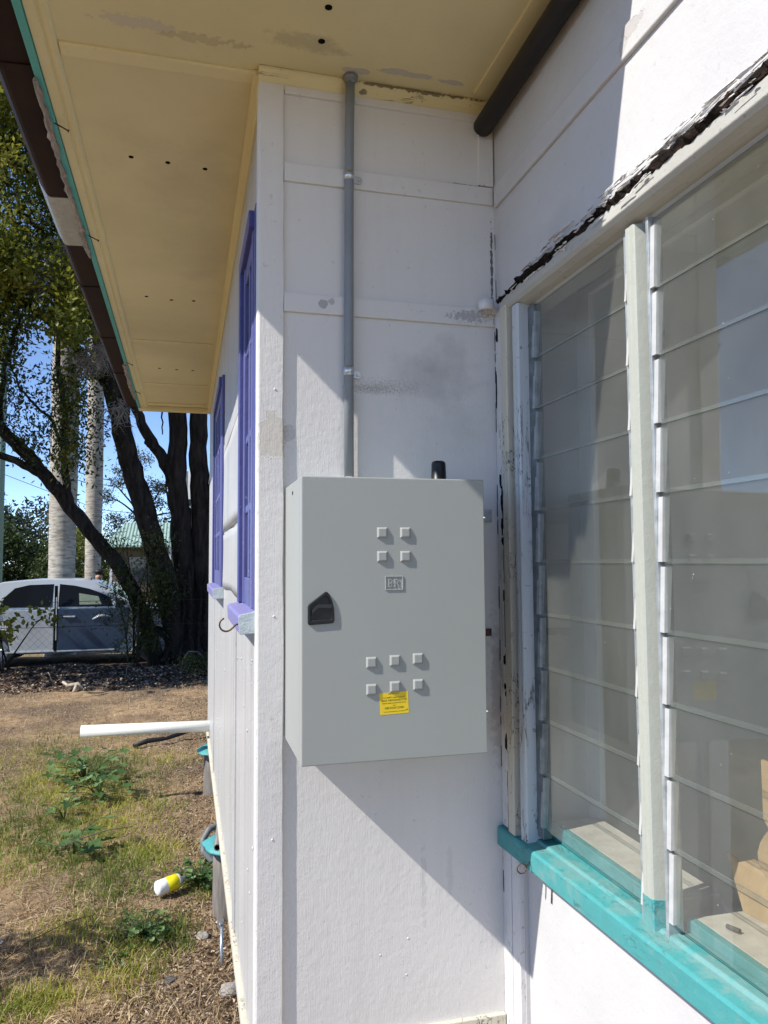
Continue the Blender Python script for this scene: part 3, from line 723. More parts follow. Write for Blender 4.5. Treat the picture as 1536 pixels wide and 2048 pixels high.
# yellow notice
sx0, sx1, sz0, sz1 = 0.226, 0.289, 1.4255, 1.471
st_ = MB()
tl = R(2.3)
def tp(u, v_): # sticker plane, slightly crooked
    c, s_ = math.cos(tl), math.sin(tl); return (sx0 + u * c - v_ * s_, sz0 + u * s_ * 0.75 + v_ * c)
cs = [tp(0, 0), tp(0.063, 0), tp(0.063, 0.0455), tp(0, 0.0455)]
st_.prism(cs, 'y', -0.26535, -0.2645)
sticker = st_.build('warning_sticker', YELL, door)
b = MB()
for txt, size, v_, sc in (('IMPORTANT', 0.0042, 0.0425, 1.0), ('For SAFETY insert / route all', 0.0040, 0.0350, 1.0), ('LEADS THROUGH BOTTOM', 0.0056, 0.0290, 0.80), ('Secure leads to power lock device', 0.0037, 0.0235, 1.0), ('and', 0.0038, 0.0185, 1.0), ('KEEP DOOR CLOSED', 0.0056, 0.0130, 0.80), ('do not remove this label from the enclosure', 0.0026, 0.0055, 1.0)):
    x, z = tp(0.0315, v_); put_text(b, txt, size, x, z, -0.26545, 0.00006, 0, sc, tl * .8)
b.build('notice_text', INK, door)
b = MB()
b.prism([tp(0.0555, 0.006), tp(0.0600, 0.006), tp(0.0600, 0.010), tp(0.059, 0.008)], 'y', -0.2655, -0.2653); b.build('notice_mark', INK, door)
# antenna, lugs, vent, screw
b = MB(); b.tube([(0.408, -0.13, 1.928), (0.408, -0.13, 1.934), (0.408, -0.13, 1.936), (0.408, -0.13, 1.980), (0.408, -0.13, 1.9855), (0.408, -0.13, 1.988)], [0.021, 0.021, 0.0185, 0.0170, 0.0155, 0.011], 24)
b.build('antenna', BPLAST, cab)
MB().box(0.462, 0.595, -0.006, -0.001, 1.850, 1.882).build('mounting_lug', GALVD, cab, bevel=0.001)
MB().box(0.462, 0.590, -0.006, -0.001, 1.556, 1.575).build('mounting_lug', RUST, cab, bevel=0.001)
b = MB(); b.tube([(X0 - .001, -0.135, 1.905), (X0 + .004, -0.135, 1.905)], 0.0045, 10); b.build('knockout', BLACK, cab)
b = MB()
for z in (1.845, 1.42): b.tube([(X1 - .002, -0.2655, z), (X1 + .004, -0.2655, z)], 0.0018, 8)
b.build('hinge_pins', GALV, cab)

# ================================================================== pipes and brackets on the wall
con = thing('conduit', 'grey vertical conduit running from the cabinet top up to the soffit', 'conduit', (0.213, -0.019, 1.93))
b = MB(); b.tube([(0.213, -0.019, 1.955), (0.2135, -0.019, 2.3), (0.2155, -0.020, 2.72), (0.2158, -0.024, 2.84), (0.2165, -0.034, 2.966)], 0.0118, 24); b.build('pipe', PIPEG, con)
b = MB(); b.tube([(0.2165, -0.0335, 2.958), (0.2165, -0.034, 2.968), (0.2165, -0.034, 2.9683), (0.2165, -0.035, 2.9797)], [0.0125, 0.0160, 0.0190, 0.0190], 6); b.build('collar', PIPEG, con)
b = MB(); b.tube([(0.213, -0.019, 1.9305), (0.213, -0.019, 1.944), (0.213, -0.019, 1.945), (0.213, -0.019, 1.957)], [0.0165, 0.0165, 0.0145, 0.0145], 20); b.build('adaptor', PVCW, con)
for z, x in ((2.222, 0.2132), (2.723, 0.2155)):
    b = MB(); b.pipe((x, -0.0192, z - .011), (x, -0.0192, z + .011), 0.0136, 0.0120, 24)
    cl = b.build('saddle_clip', plain('zinc_clip', (0.62, 0.68, 0.74), 0.28, 0.85, var=0.1, scale=60), con)
    b = MB(); lo = [(x + .010, z - .011)] + [(x + .027 + .009 * math.cos(t), z - .004 + .010 * math.sin(t)) for t in np.linspace(-1.57, 1.57, 9)] + [(x + .010, z + .009)]
    b.prism([(a, c) for a, c in lo], 'y', -0.0135 if z > 2.6 else -0.0045, -0.0095 if z > 2.6 else -0.0005)
    yb2 = -0.0135 if z > 2.6 else -0.0045
    b.tube([(x + .027, yb2, z - .004), (x + .027, yb2 - .003, z - .004)], 0.0045, 10)
    b.build('clip_tab', GALV, con, bevel=0.0006)

b = MB(); b.pipe((0.581, -0.018, 2.905), (0.587, -1.0, 2.94), 0.026, 0.021, 28, 0, 1)
tag(b.build('downpipe', [plain('black_brown_pipe_paint', (0.012, 0.008, 0.007), 0.5, var=.2), BLACK], base=(0.585, -0.5, 2.92)), 'dark brown round pipe running along the corner of cream soffit and white wall', 'pipe')
ps = thing('pipe_bracket', 'small empty white pipe ring left in the inner corner above the louvres', 'bracket', (0.585, -0.03, 2.405))
b = MB(); b.pipe((0.578, -0.030, 2.400), (0.578, -0.030, 2.428), 0.0215, 0.0195, 24); b.build('ring', WT, ps)
b = MB(); b.box(0.594, 0.614, -0.024, -0.011, 2.398, 2.412); b.build('stem', WT, ps, bevel=0.002)

def screw_hook(pts, name, label, r=0.0022):
    b = MB(); b.tube(pts, r, 8)
    return tag(b.build(name, RUST, base=pts[0]), label, 'hook')
c_ = Vector((-0.083, 0.035, 1.588)); pts = [(-0.046, 0.03, 1.601), (-0.056, 0.031, 1.600), (-0.064, 0.032, 1.592)]
for t in np.linspace(-0.9, -4.4, 12): pts.append((-0.079 + 0.016 * math.cos(t), 0.033, 1.600 + 0.016 * math.sin(t)))
screw_hook(pts, 'screw_hook', 'rusty open screw hook under the end of the nearer purple sill')
pts = [(0.604, -0.185, 1.058), (0.592, -0.196, 1.057), (0.580, -0.205, 1.055)]
for t in np.linspace(0, 2 * math.pi, 14): pts.append((0.569 + 0.0112 * math.cos(t), -0.209, 1.053 + 0.0112 * math.sin(t)))
screw_hook(pts, 'screw_eye', 'rusty closed screw eye in the front of the teal sill', 0.0016)
b = MB(); b.tube([(0.634, -0.225, 1.005), (0.633, -0.224, 0.975)], 0.0015, 6)
tag(b.build('loose_nail', RUST, base=(0.634, -0.225, 1.0)), 'thin dark nail hanging on white wall just under the teal sill', 'nail')

# drain pipe sticking out under the side wall
b = MB(); b.pipe((-0.862, 3.80, 0.597), (0.30, 3.80, 0.575), 0.039, 0.035, 32, 0, 1)
tag(b.build('drain_pipe', [PVCW, BLACK], base=(-0.3, 3.8, 0.6)), 'white plastic drain pipe sticking out from the base of the side wall', 'pipe')
b = MB(); b.pipe((-0.022, 1.80, 0.445), (0.03, 2.45, 0.462), 0.016, 0.012, 16, 0, 1)
tag(b.build('outlet_pipe', [plain('grey_outlet_pipe', (0.16, 0.15, 0.14), 0.5), BLACK], base=(0, 2, 0.45)), 'short dark grey open pipe lying over the nearer teal stump cap', 'pipe')
b = MB(); pts = [(0.01, 2.46, 0.33), (-0.04, 2.43, 0.318), (-0.072, 2.40, 0.275), (-0.068, 2.37, 0.225), (-0.02, 2.34, 0.18)]
rr = []
pp = []
for i in range(41):
    t = i / 40 * 4; k = min(3, int(t)); q = t - k; a, c = Vector(pts[k]), Vector(pts[k + 1]); pp.append(a.lerp(c, q)); rr.append(0.0185 if i % 2 else 0.0145)
b.tube(pp, rr, 10)
tag(b.build('flexible_hose', plain('grey_corrugated_plastic', (0.15, 0.16, 0.16), 0.5), base=pts[-1]), 'grey corrugated hose curling down behind the nearer teal stump cap', 'hose')
t_ = thing('ground_clamp', 'small galvanised clamp and rod standing by the wall base nearest the viewer', 'clamp', (-0.045, 1.62, 0.06))
MB().tube([(-0.012, 1.46, 0.08), (-0.016, 1.49, 0.15), (-0.01, 1.56, 0.22)], 0.007, 8).build('rod', GALV, t_)
b = MB(); b.box(-0.030, -0.002, 1.552, 1.578, 0.205, 0.228); b.tube([(-0.018, 1.54, 0.216), (-0.018, 1.59, 0.216)], 0.006, 6); b.tube([(-0.036, 1.565, 0.218), (0.0, 1.565, 0.22)], 0.005, 8)
b.build('clamp_body', GALV, t_, bevel=0.002)
b = MB(); b.tube([(-0.62, 5.55, .08), (-0.5, 5.62, .10), (-0.34, 5.60, .115), (-0.2, 5.72, .13), (-0.06, 5.75, .17)], [.02, .022, .018, .02, .018], 8, wob=.15)
tag(b.build('black_hose', plain('black_rubber', (0.012, 0.012, 0.014), 0.5), base=(-.4, 5.6, .1)), 'black hose lying on the dirt beside the farther stump', 'hose')

# cardboard behind the right louvres
b = MB()
def sheet(b, P, th, ax):
    P = [Vector(p) for p in P]; d = Vector(ax) * th; n = len(P)
    b.add(P + [p + d for p in P], [tuple(range(n))[::-1], tuple(range(n, 2 * n))] + [(i, (i + 1) % n, n + (i + 1) % n, n + i) for i in range(n)])
sheet(b, [(0.79, -0.615, 1.215), (0.80, -0.632, 1.20), (0.81, -0.655, 1.212), (0.86, -1.25, 1.16), (0.84, -1.25, 0.98), (0.785, -0.66, 1.128)], 0.006, (1, 0.05, 0.1))
sheet(b, [(0.80, -0.66, 1.129), (0.80, -1.25, 1.129), (1.05, -1.25, 1.129), (1.05, -0.66, 1.129)], 0.005, (0, 0, 1))
tag(b.build('cardboard_box', CARD, base=(0.85, -0.8, 1.13)), 'torn brown cardboard box on the inner board behind the right louvres', 'box')
b = MB(); prof = [(-0.722, 1.40), (-0.722, 1.30), (-0.735, 1.285), (-0.722, 1.27), (-0.712, 1.255), (-0.705, 1.235), (-0.708, 1.215), (-0.722, 1.20), (-0.730, 1.19), (-1.1, 1.19), (-1.1, 1.38)]
b.prism([(a + .022, c) for a, c in prof], 'x', 0.800, 0.806)
tag(b.build('cardboard_flap', CARD, base=(0.80, -0.8, 1.2)), 'upright cut cardboard piece with a curved edge inside the right louvres', 'cardboard')
b = MB(); b.tube([(0.715, -0.705, 1.132), (0.722, -0.728, 1.133)], 0.004, 6)
tag(b.build('cigarette_butt', plain('grey_brown_debris', (0.10, 0.085, 0.07), 0.8), base=(.72, -.72, 1.13)), 'small dark scrap lying on the dusty inner board', 'debris')
# ================================================================== GROUND
def ground_mat():
    m = NM('dry_yard_ground')
    n1 = m.noise(0.9, 5, 0.6); n2 = m.noise(9, 5, 0.65); n3 = m.noise(60, 4, 0.7); n4 = m.noise(240, 2, 0.6)
    soil = m.ramp(n3, [(0.30, (0.055, 0.038, 0.026)), (0.46, (0.17, 0.118, 0.076)), (0.60, (0.32, 0.235, 0.15)), (0.75, (0.46, 0.37, 0.25))])
    dry = m.ramp(n2, [(0.3, (0.25, 0.155, 0.08)), (0.5, (0.43, 0.295, 0.165)), (0.7, (0.52, 0.38, 0.225))])
    c = m.mix(m.rng(n1, 0.42, 0.6), soil, dry)
    c = m.mix(m.math('MULTIPLY', m.rng(n4, 0.62, 0.68), 0.6), c, (0.42, 0.35, 0.24))
    c = m.mix(m.math('MULTIPLY', m.rng(n4, 0.40, 0.34), 0.75), c, (0.035, 0.025, 0.02))
    far = m.n('ShaderNodeSeparateXYZ'); m.put(far.inputs[0], m.pos())
    gr = m.ramp(m.noise(1.3, 5, 0.65), [(0.35, (0.10, 0.10, 0.035)), (0.6, (0.24, 0.20, 0.10))])
    c = m.mix(m.rng(far.outputs['Y'], 13, 17), c, gr)
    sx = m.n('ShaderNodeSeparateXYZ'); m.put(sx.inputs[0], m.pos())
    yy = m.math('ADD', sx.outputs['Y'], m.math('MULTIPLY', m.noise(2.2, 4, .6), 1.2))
    dark_band = m.math('MULTIPLY', m.rng(yy, 9.9, 10.5), m.rng(yy, 14.6, 14.0))  # band across the far yard where the ground colour is darker
    c = m.mix(m.math('MULTIPLY', dark_band, .85), c, m.ramp(n3, [(.35, (.018, .012, .009)), (.6, (.07, .048, .034)), (.75, (.16, .12, .085))]))
    m.bump(n2, 0.5, 0.03); m.bump(n3, 0.9, 0.012); m.bump(n4, 0.6, 0.004)
    return m.done(c, 0.95, 0.1)
def ground():
    xs = np.unique(np.concatenate([np.linspace(-400, -12, 14), np.linspace(-12, -4, 20), np.linspace(-4, 1.5, 90), np.linspace(1.5, 12, 14), np.linspace(12, 400, 12)]))
    ys = np.unique(np.concatenate([np.linspace(-200, -6, 10), np.linspace(-6, 0.5, 12), np.linspace(0.5, 14, 190), np.linspace(14, 40, 30), np.linspace(40, 700, 14)]))
    X, Y = np.meshgrid(xs, ys, indexing='ij'); Z = gz(X, Y)
    near = (Y < 14) & (Y > 0.5) & (X > -4) & (X < 1.5)
    Z = Z + np.where(near, RNG.normal(0, 0.006, Z.shape), 0)
    nx, ny = len(xs), len(ys)
    V = np.stack([X, Y, Z], -1).reshape(-1, 3)
    I = np.arange(nx * ny).reshape(nx, ny)
    F = np.stack([I[:-1, :-1], I[1:, :-1], I[1:, 1:], I[:-1, 1:]], -1).reshape(-1, 4)
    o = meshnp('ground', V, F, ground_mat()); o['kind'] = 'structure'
    o.data.polygons.foreach_set('use_smooth', [True] * len(o.data.polygons))
ground()

# ------------------------------------------------------------------ grass, straw, litter
def blades(name, P, L, W, mat, lean=0.7, val=None, flat=0.0):
    n = len(P); a = RNG.uniform(0, 2 * np.pi, n); l = np.asarray(L) * RNG.uniform(0.55, 1.25, n); w_ = np.asarray(W) * RNG.uniform(0.7, 1.3, n)
    tilt = RNG.uniform(0.1, lean, n) * np.pi / 2
    tilt = np.where(RNG.random(n) < flat, RNG.uniform(0.85, 1.0, n) * np.pi / 2, tilt)
    d = np.stack([np.cos(a) * np.sin(tilt), np.sin(a) * np.sin(tilt), np.cos(tilt)], 1)
    t2 = np.minimum(tilt * 1.35 + 0.15, np.pi / 2 * 1.05)
    d2 = np.stack([np.cos(a) * np.sin(t2), np.sin(a) * np.sin(t2), np.cos(t2)], 1)
    b_ = a + RNG.normal(0, 0.5, n) + np.pi / 2
    s = np.stack([np.cos(b_), np.sin(b_), RNG.normal(0, 0.25, n)], 1) * w_[:, None]
    mid = P + d * (l * 0.5)[:, None]; tip = mid + d2 * (l * 0.5)[:, None]
    V = np.stack([P - s * .5, P + s * .5, mid + s * .4, tip + s * .06, tip - s * .06, mid - s * .4], 1).reshape(-1, 3)
    i = np.arange(n)[:, None] * 6
    F = np.concatenate([i + np.array([[0, 1, 2, 5]]), i + np.array([[5, 2, 3, 4]])], 0)
    if val is None: val = RNG.random(n)
    o = meshnp(name, V, F, mat, val=np.concatenate([val, val])); o['kind'] = 'stuff'
    return o
def field(x, y):
    """greenness of the yard, patchy"""
    g = np.zeros_like(x)
    for cx, cy, rx, ry, a in ((-0.95, 4.6, .55, .9, 1.0), (-0.8, 3.9, .45, .5, .9), (-0.95, 3.4, .6, .6, .9), (-0.75, 2.9, .5, .4, .6), (-0.45, 2.75, .28, .3, .95), (-0.36, 3.6, .22, .3, .5),
                              (-0.33, 1.80, .2, .22, .95), (-0.55, 1.95, .3, .2, .5), (-0.72, 1.38, .16, .12, .9), (-0.4, 1.5, .2, .2, .45), (-0.06, 2.35, .12, .2, .9), (-1.4, 5.6, .5, 1., .45), (-0.35, 5.0, .35, .35, .5), (-0.9, 6.2, .4, .5, .3), (-0.5, 2.4, .25, .25, .6)):
        g = np.maximum(g, a * np.exp(-(((x - cx) / rx) ** 2 + ((y - cy) / ry) ** 2)))
    return g
def scatter(n, y0, y1, pw=1.0):
    y = y0 + (y1 - y0) * RNG.random(n) ** pw
    xl = -0.45 - 0.335 * (y + 0.2); x = xl + (0.12 - xl) * RNG.random(n)
    return x, y
GREEN = leafmat('grass_green', [(0.0, (0.05, 0.085, 0.012)), (0.35, (0.14, 0.195, 0.025)), (0.65, (0.31, 0.32, 0.045)), (1.0, (0.52, 0.45, 0.10))], 0.3, 0.55)
STRAW = leafmat('dry_straw', [(0.0, (0.09, 0.058, 0.03)), (0.35, (0.30, 0.195, 0.10)), (0.7, (0.50, 0.36, 0.19)), (1.0, (0.60, 0.50, 0.32))], 0.15, 0.7)
CHIP = leafmat('leaf_litter_chips', [(0.0, (0.022, 0.013, 0.009)), (0.4, (0.085, 0.052, 0.034)), (0.72, (0.21, 0.14, 0.092)), (1.0, (0.50, 0.40, 0.29))], 0.0, 0.85)
x, y = scatter(120000, 1.0, 7.5, 1.35); g = field(x, y); k = RNG.random(len(x)) < np.clip(g * 1.25 - .12, 0, 1)
x, y = x[k], y[k]; v = np.clip(0.25 + 0.45 * RNG.random(len(x)) + 0.5 * (np.sin(x * 5 + y * 3) * .5), 0, 1)
blades('green_grass', np.stack([x, y, gz(x, y) - .004], 1), 0.060, 0.0040, GREEN, 0.95, v, 0.15)
x, y = scatter(75000, 1.0, 9.6, 1.5); g = field(x, y); dens = 0.55 + 0.35 * np.sin(x * 4.1 + 1) * np.sin(y * 2.7); k = RNG.random(len(x)) < np.clip(dens - .3 * g, .1, 1)
x, y = x[k], y[k]
blades('dry_grass', np.stack([x, y, gz(x, y) + .001], 1), 0.06, 0.0030, STRAW, 1.0, None, 0.65)
# bark chips and dead leaves near the stumps
def chips(name, P, L, W, mat, val=None):
    n = len(P); a = RNG.uniform(0, 2 * np.pi, n); l = np.asarray(L) * RNG.uniform(.5, 1.4, n); w_ = np.asarray(W) * RNG.uniform(.5, 1.4, n)
    u = np.stack([np.cos(a), np.sin(a), RNG.normal(0, .35, n)], 1) * l[:, None] * .5
    s = np.stack([-np.sin(a), np.cos(a), RNG.normal(0, .45, n)], 1) * w_[:, None] * .5
    V = np.stack([P - u, P + s * .9 - u * .1, P + u, P - s - u * .05], 1).reshape(-1, 3)
    F = np.arange(4 * n).reshape(-1, 4)
    o = meshnp(name, V, F, mat, val=RNG.random(n) if val is None else val); o['kind'] = 'stuff'
x, y = scatter(60000, 0.95, 9.8, 1.6); nearw = np.exp(-((x - .05) / .42) ** 2); k = RNG.random(len(x)) < np.clip(0.12 + nearw * .9 - .6 * field(x, y), 0, 1)
x, y = x[k], y[k]
chips('leaf_litter', np.stack([x, y, gz(x, y) + .006], 1), 0.020, 0.008, CHIP)
# shaded strip of litter and leaves along the fence
n = 16000; y = RNG.uniform(9.3, 12.2, n); x = RNG.uniform(-4.2, 0.6, n)
chips('fence_litter', np.stack([x, y, gz(x, y) + .008], 1), 0.06, 0.03, CHIP)

# ------------------------------------------------------------------ weeds
WEED = leafmat('weed_leaf', [(0.0, (0.05, 0.10, 0.03)), (0.5, (0.11, 0.19, 0.06)), (1.0, (0.21, 0.30, 0.12))], 0.3, 0.45)
def lobed(L, lobes=5):
    pts = []
    for i in range(25):
        t = i / 24; q = -math.pi * .93 + 2 * math.pi * .93 * t
        r = L * (0.62 + 0.20 * math.cos(q * lobes) ) * (0.8 + .25 * math.cos(q))
        pts.append((L * .35 + r * math.cos(q) * .75, r * math.sin(q) * .8))
    return pts
def weed(x, y, r, nl, label, lf=0.07, seed=0, lobes=5, up_=0.5):
    rg = random.Random(seed); z = float(gz(x, y)); t = thing('broadleaf_weed', label, 'weed', (x, y, z), 'broad leafed weeds in the yard')
    sb = MB(); vals = []; b = MB()
    for i in range(nl):
        a = rg.uniform(0, 6.28); d = r * rg.uniform(.25, 1) ; h = rg.uniform(.03, .16) * up_ * 2 * (r / .12) ** .5
        e = Vector((x + math.cos(a) * d, y + math.sin(a) * d, float(gz(x + math.cos(a) * d, y + math.sin(a) * d)) + h))
        sb.tube([(x, y, z), (x + math.cos(a) * d * .4, y + math.sin(a) * d * .4, z + h * .75), e], .0022, 5)
        L = lf * rg.uniform(.7, 1.25); tl = rg.uniform(-.5, .35); rx = rg.uniform(-.5, .5)
        M = Matrix.Translation(e) @ Matrix.Rotation(a + rg.uniform(-.4, .4), 4, 'Z') @ Matrix.Rotation(-tl, 4, 'Y') @ Matrix.Rotation(rx, 4, 'X')
        lb = lobed(L, lobes); c = M @ Vector((L * .3, 0, -.006)); vs = [c] + [M @ Vector((p, q, 0.10 * abs(q) + rg.uniform(-.003, .003))) for p, q in lb]
        o = len(b.v); b.v += [tuple(q) for q in vs]; v = rg.random()
        for j in range(1, len(lb)): b.f.append((o, o + j, o + j + 1)); b.mi.append(0); b.sm.append(True); vals.append(v)
    lv = b.build('leaves', WEED, t, recalc=False); at_ = lv.data.attributes.new('v', 'FLOAT', 'FACE'); at_.data.foreach_set('value', vals)
    sb.build('stems', WEED, t)
weed(-0.90, 4.45, .26, 46, 'bushy lobed weed at the back of the green patch', .085, 1)
weed(-0.76, 4.0, .20, 30, 'dark lobed weed between the back weed and the bare twiggy patch', .085, 2)
weed(-0.93, 3.60, .12, 14, 'small pale weed in the middle of the green patch', .07, 3)
weed(-0.78, 2.93, .14, 13, 'weed with a few large pale lobed leaves in the yellow grass', .105, 4)
weed(-0.09, 2.30, .12, 60, 'small leafed dark weed growing beside the yellow and white bottle', .040, 5, 1, .42)
weed(-0.33, 1.78, .12, 60, 'small leafed green weed in front of the bottle', .030, 6, 1, .30)
weed(-0.46, 1.62, .08, 16, 'low sparse small leafed weed nearest the camera', .022, 7, 1, .2)

# ------------------------------------------------------------------ things lying on the ground
bt = thing('plastic_bottle', 'white plastic bottle with a yellow label lying in the grass', 'bottle', (-0.24, 2.24, 0.10))
A = Vector((-0.302, 2.20, 0.128)); D = Vector((0.135, 0.07, 0.012)).normalized()
def lathe(b, a, d, prof, n=24, mi=0): b.tube([a + d * t for t, r in prof], [r for t, r in prof], n, True, mi)
b = MB(); lathe(b, A, D, [(0, .018), (.001, .027), (.006, .034), (.014, .037), (.052, .037), (.053, .0365)]); b.build('bottle_body', plain('white_bottle_plastic', (0.78, 0.78, 0.76), 0.35, var=.06, scale=60, bump=.3, bscale=70), bt)
b = MB(); lathe(b, A, D, [(.052, .0366), (.053, .0374), (.111, .0374), (.112, .0366)]); b.build('label', plain('yellow_label', (0.72, 0.62, 0.01), 0.4, var=.08), bt)
b = MB(); lathe(b, A, D, [(.111, .0365), (.122, .034), (.134, .022), (.138, .014), (.155, .014)]); b.build('neck', plain('pale_bottle_neck', (0.55, 0.53, 0.47), 0.3), bt)
def stick(name, pts, r, label, mat, cat='stick', wob=.15, n=6):
    pts = [Vector(p) for p in pts]; rr = [r * (1 - .5 * i / (len(pts) - 1)) for i in range(len(pts))]
    b = MB(); b.tube(pts, rr, n, wob=wob); return tag(b.build(name, mat, base=pts[0]), label, cat)
PALE = plain('pale_dead_wood', (0.42, 0.36, 0.28), 0.85, var=.25, scale=30)
DEADW = plain('grey_dead_wood', (0.17, 0.14, 0.115), 0.9, var=.3, scale=20)
G = lambda x, y, h=.01: (x, y, float(gz(x, y)) + h)
b = MB(); b.tube([G(-1.79, 9.42, .12), G(-1.72, 9.34, .075), G(-1.58, 9.30, .10), G(-1.52, 9.28, .04)], [.018, .022, .024, .015], 7, wob=.2).tube([G(-1.60, 9.30, .09), G(-1.62, 9.2, .0)], [.02, .024], 7, wob=.2)
tag(b.build('branch_stub', PALE, base=G(-1.65, 9.3, 0)), 'short pale forked branch lying on the sunny dirt in front of the shaded strip', 'branch')
stick('dead_branch', [G(-0.24, 10.6, .0), G(-0.20, 10.6, .20), G(-0.12, 10.6, .32), G(0.02, 10.62, .30), G(.12, 10.6, .20), G(.17, 10.55, .0)], .018, 'arched grey dead branch in front of the trunks near the wall', DEADW, 'branch')
stick('fallen_stick', [G(-2.22, 10.6, .02), G(-2.1, 10.2, .16), G(-1.98, 9.9, .02)], .011, 'thin grey stick slanting below the silver car', DEADW)
stick('fallen_stick', [G(-1.02, 10.3, 0), G(-1.03, 10.32, .14), G(-0.98, 10.3, .24)], .010, 'short upright grey stick in the middle of the shaded litter', DEADW)
stick('dry_stalk', [G(-0.93, 1.62, .01), G(-.80, 1.76, .06), G(-.66, 1.90, .06), G(-.56, 1.96, .05), G(-.47, 1.98, .02)], .0022, 'long pale bent stalk over the shaded grass at the left edge', STRAW, 'stalk', .05, 5)
stick('dry_stalk', [G(-.60, 1.92, .07), G(-.57, 1.80, .04), G(-.53, 1.70, .01)], .0018, 'short pale stalk crossing below the long bent stalk', STRAW, 'stalk', .05, 5)
stick('dry_stalk', [G(-.82, 3.10, .02), G(-.62, 3.20, .03), G(-.48, 3.24, .025)], .005, 'straight brown stalk lying across the grass left of the stumps', DEADW, 'stalk', .1, 5)
stick('dry_stalk', [G(-.46, 2.02, .02), G(-.36, 2.12, .05), G(-.31, 2.18, .07)], .0016, 'thin tan stalk leaning towards the bottle', STRAW, 'stalk', .05, 5)
def stone(x, y, r, label, mat, seed, name='stone', sq=.6):
    rg = random.Random(seed); bm = bmesh.new(); bmesh.ops.create_icosphere(bm, subdivisions=2, radius=r)
    b = MB(); vs = [(x + v.co.x * rg.uniform(.75, 1.15), y + v.co.y * rg.uniform(.75, 1.15), float(gz(x, y)) + r * .3 + v.co.z * sq * rg.uniform(.75, 1.15)) for v in bm.verts]
    fs = [tuple(v.index for v in f.verts) for f in bm.faces]; bm.free(); b.add(vs, fs)
    tag(b.build(name, mat, base=(x, y, float(gz(x, y)))), label, 'stone' if name == 'stone' else 'debris')
STN = plain('grey_stone', (0.30, 0.27, 0.24), .9, var=.3, scale=60, bump=.5)
stone(-0.085, 1.74, .032, 'pale crumbly stone beside the galvanised clamp', STN, 1)
stone(0.005, 1.25, .045, 'grey stone against the wall base at the bottom edge', STN, 2)
stone(-0.22, 1.40, .026, 'flat dark stone among bark chips near the bottom edge', plain('dark_stone', (.10, .095, .09), .9), 3, sq=.3)
stone(-0.94, 1.885, .013, 'small white pebble at the left edge of the grass', plain('white_pebble', (.72, .72, .70), .5), 4)

# ================================================================== FOLIAGE TOOLS
def leafcloud(name, C, per, spread, L, W, mat, parent, val=None, droop=0.0, jitter=.25):
    C = np.asarray(C, float); n = len(C) * per
    c = np.repeat(C, per, 0) + RNG.normal(0, 1, (n, 3)) * np.asarray(spread)
    u = RNG.normal(0, 1, (n, 3)); u[:, 2] -= droop; u /= np.linalg.norm(u, axis=1)[:, None]
    s = np.cross(u, RNG.normal(0, 1, (n, 3))); s /= np.linalg.norm(s, axis=1)[:, None]
    l = L * RNG.uniform(.6, 1.3, n)[:, None]; w_ = W * RNG.uniform(.6, 1.3, n)[:, None]
    V = np.stack([c, c + u * l * .45 + s * w_ * .5, c + u * l, c + u * l * .45 - s * w_ * .5], 1).reshape(-1, 3)
    cv = np.repeat(RNG.random(len(C)) if val is None else val, per)
    v = np.clip(cv * (1 - jitter) + RNG.random(n) * jitter, 0, 1)
    return meshnp(name, V, np.arange(4 * n).reshape(-1, 4), mat, parent, val=v)
def smooth_pts(pts, k=5, wob=.02, rg=random):
    pts = [Vector(p) for p in pts]; out = []
    P = [pts[0]] + pts + [pts[-1]]
    for i in range(1, len(P) - 2):
        for j in range(k):
            t = j / k; a, b_, c, d = P[i - 1], P[i], P[i + 1], P[i + 2]
            q = 0.5 * ((2 * b_) + (c - a) * t + (2 * a - 5 * b_ + 4 * c - d) * t * t + (3 * b_ - a - 3 * c + d) * t ** 3)
            out.append(q + Vector((rg.uniform(-wob, wob), rg.uniform(-wob, wob), 0)))
    out.append(pts[-1]); return out
def limb(b, pts, r0, r1, n=10, wob=.02, k=5, bw=.06):
    q = smooth_pts(pts, k, wob); m = len(q)
    b.tube(q, [r0 + (r1 - r0) * i / (m - 1) for i in range(m)], n, True, 0, bw)
def bark_mat(name, lo, hi):
    m = NM(name); n1 = m.noise(14, 5, .7, (1, 1, .18)); n2 = m.noise(40, 4, .7, (1, 1, .3))
    c = m.ramp(n1, [(.35, lo), (.68, hi)]); m.bump(n1, 1.0, .05); m.bump(n2, .8, .02)
    return m.done(c, .95, .1)
BARK = bark_mat('dark_rough_bark', (0.012, 0.010, 0.008), (0.052, 0.043, 0.036))
TWIGM = plain('grey_dead_twigs', (0.26, 0.235, 0.20), .9, var=.2, scale=10)
LEAFA = leafmat('yellow_green_leaves', [(0, (0.040, 0.055, 0.009)), (.35, (0.12, 0.145, 0.016)), (.7, (0.23, 0.23, 0.03)), (1, (0.34, 0.32, 0.055))], .45, .45)
LEAFB = leafmat('dark_green_leaves', [(0, (0.012, 0.022, 0.008)), (.5, (0.035, 0.055, 0.014)), (1, (0.085, 0.11, 0.025))], .3, .45)
LEAFE = leafmat('grey_green_gum_leaves', [(0, (0.030, 0.040, 0.024)), (.5, (0.065, 0.080, 0.045)), (1, (0.13, 0.14, 0.085))], .3, .5)
LEAFY = leafmat('olive_bush_leaves', [(0, (0.015, 0.022, 0.004)), (.5, (0.045, 0.058, 0.010)), (1, (0.12, 0.125, 0.022))], .35, .5)

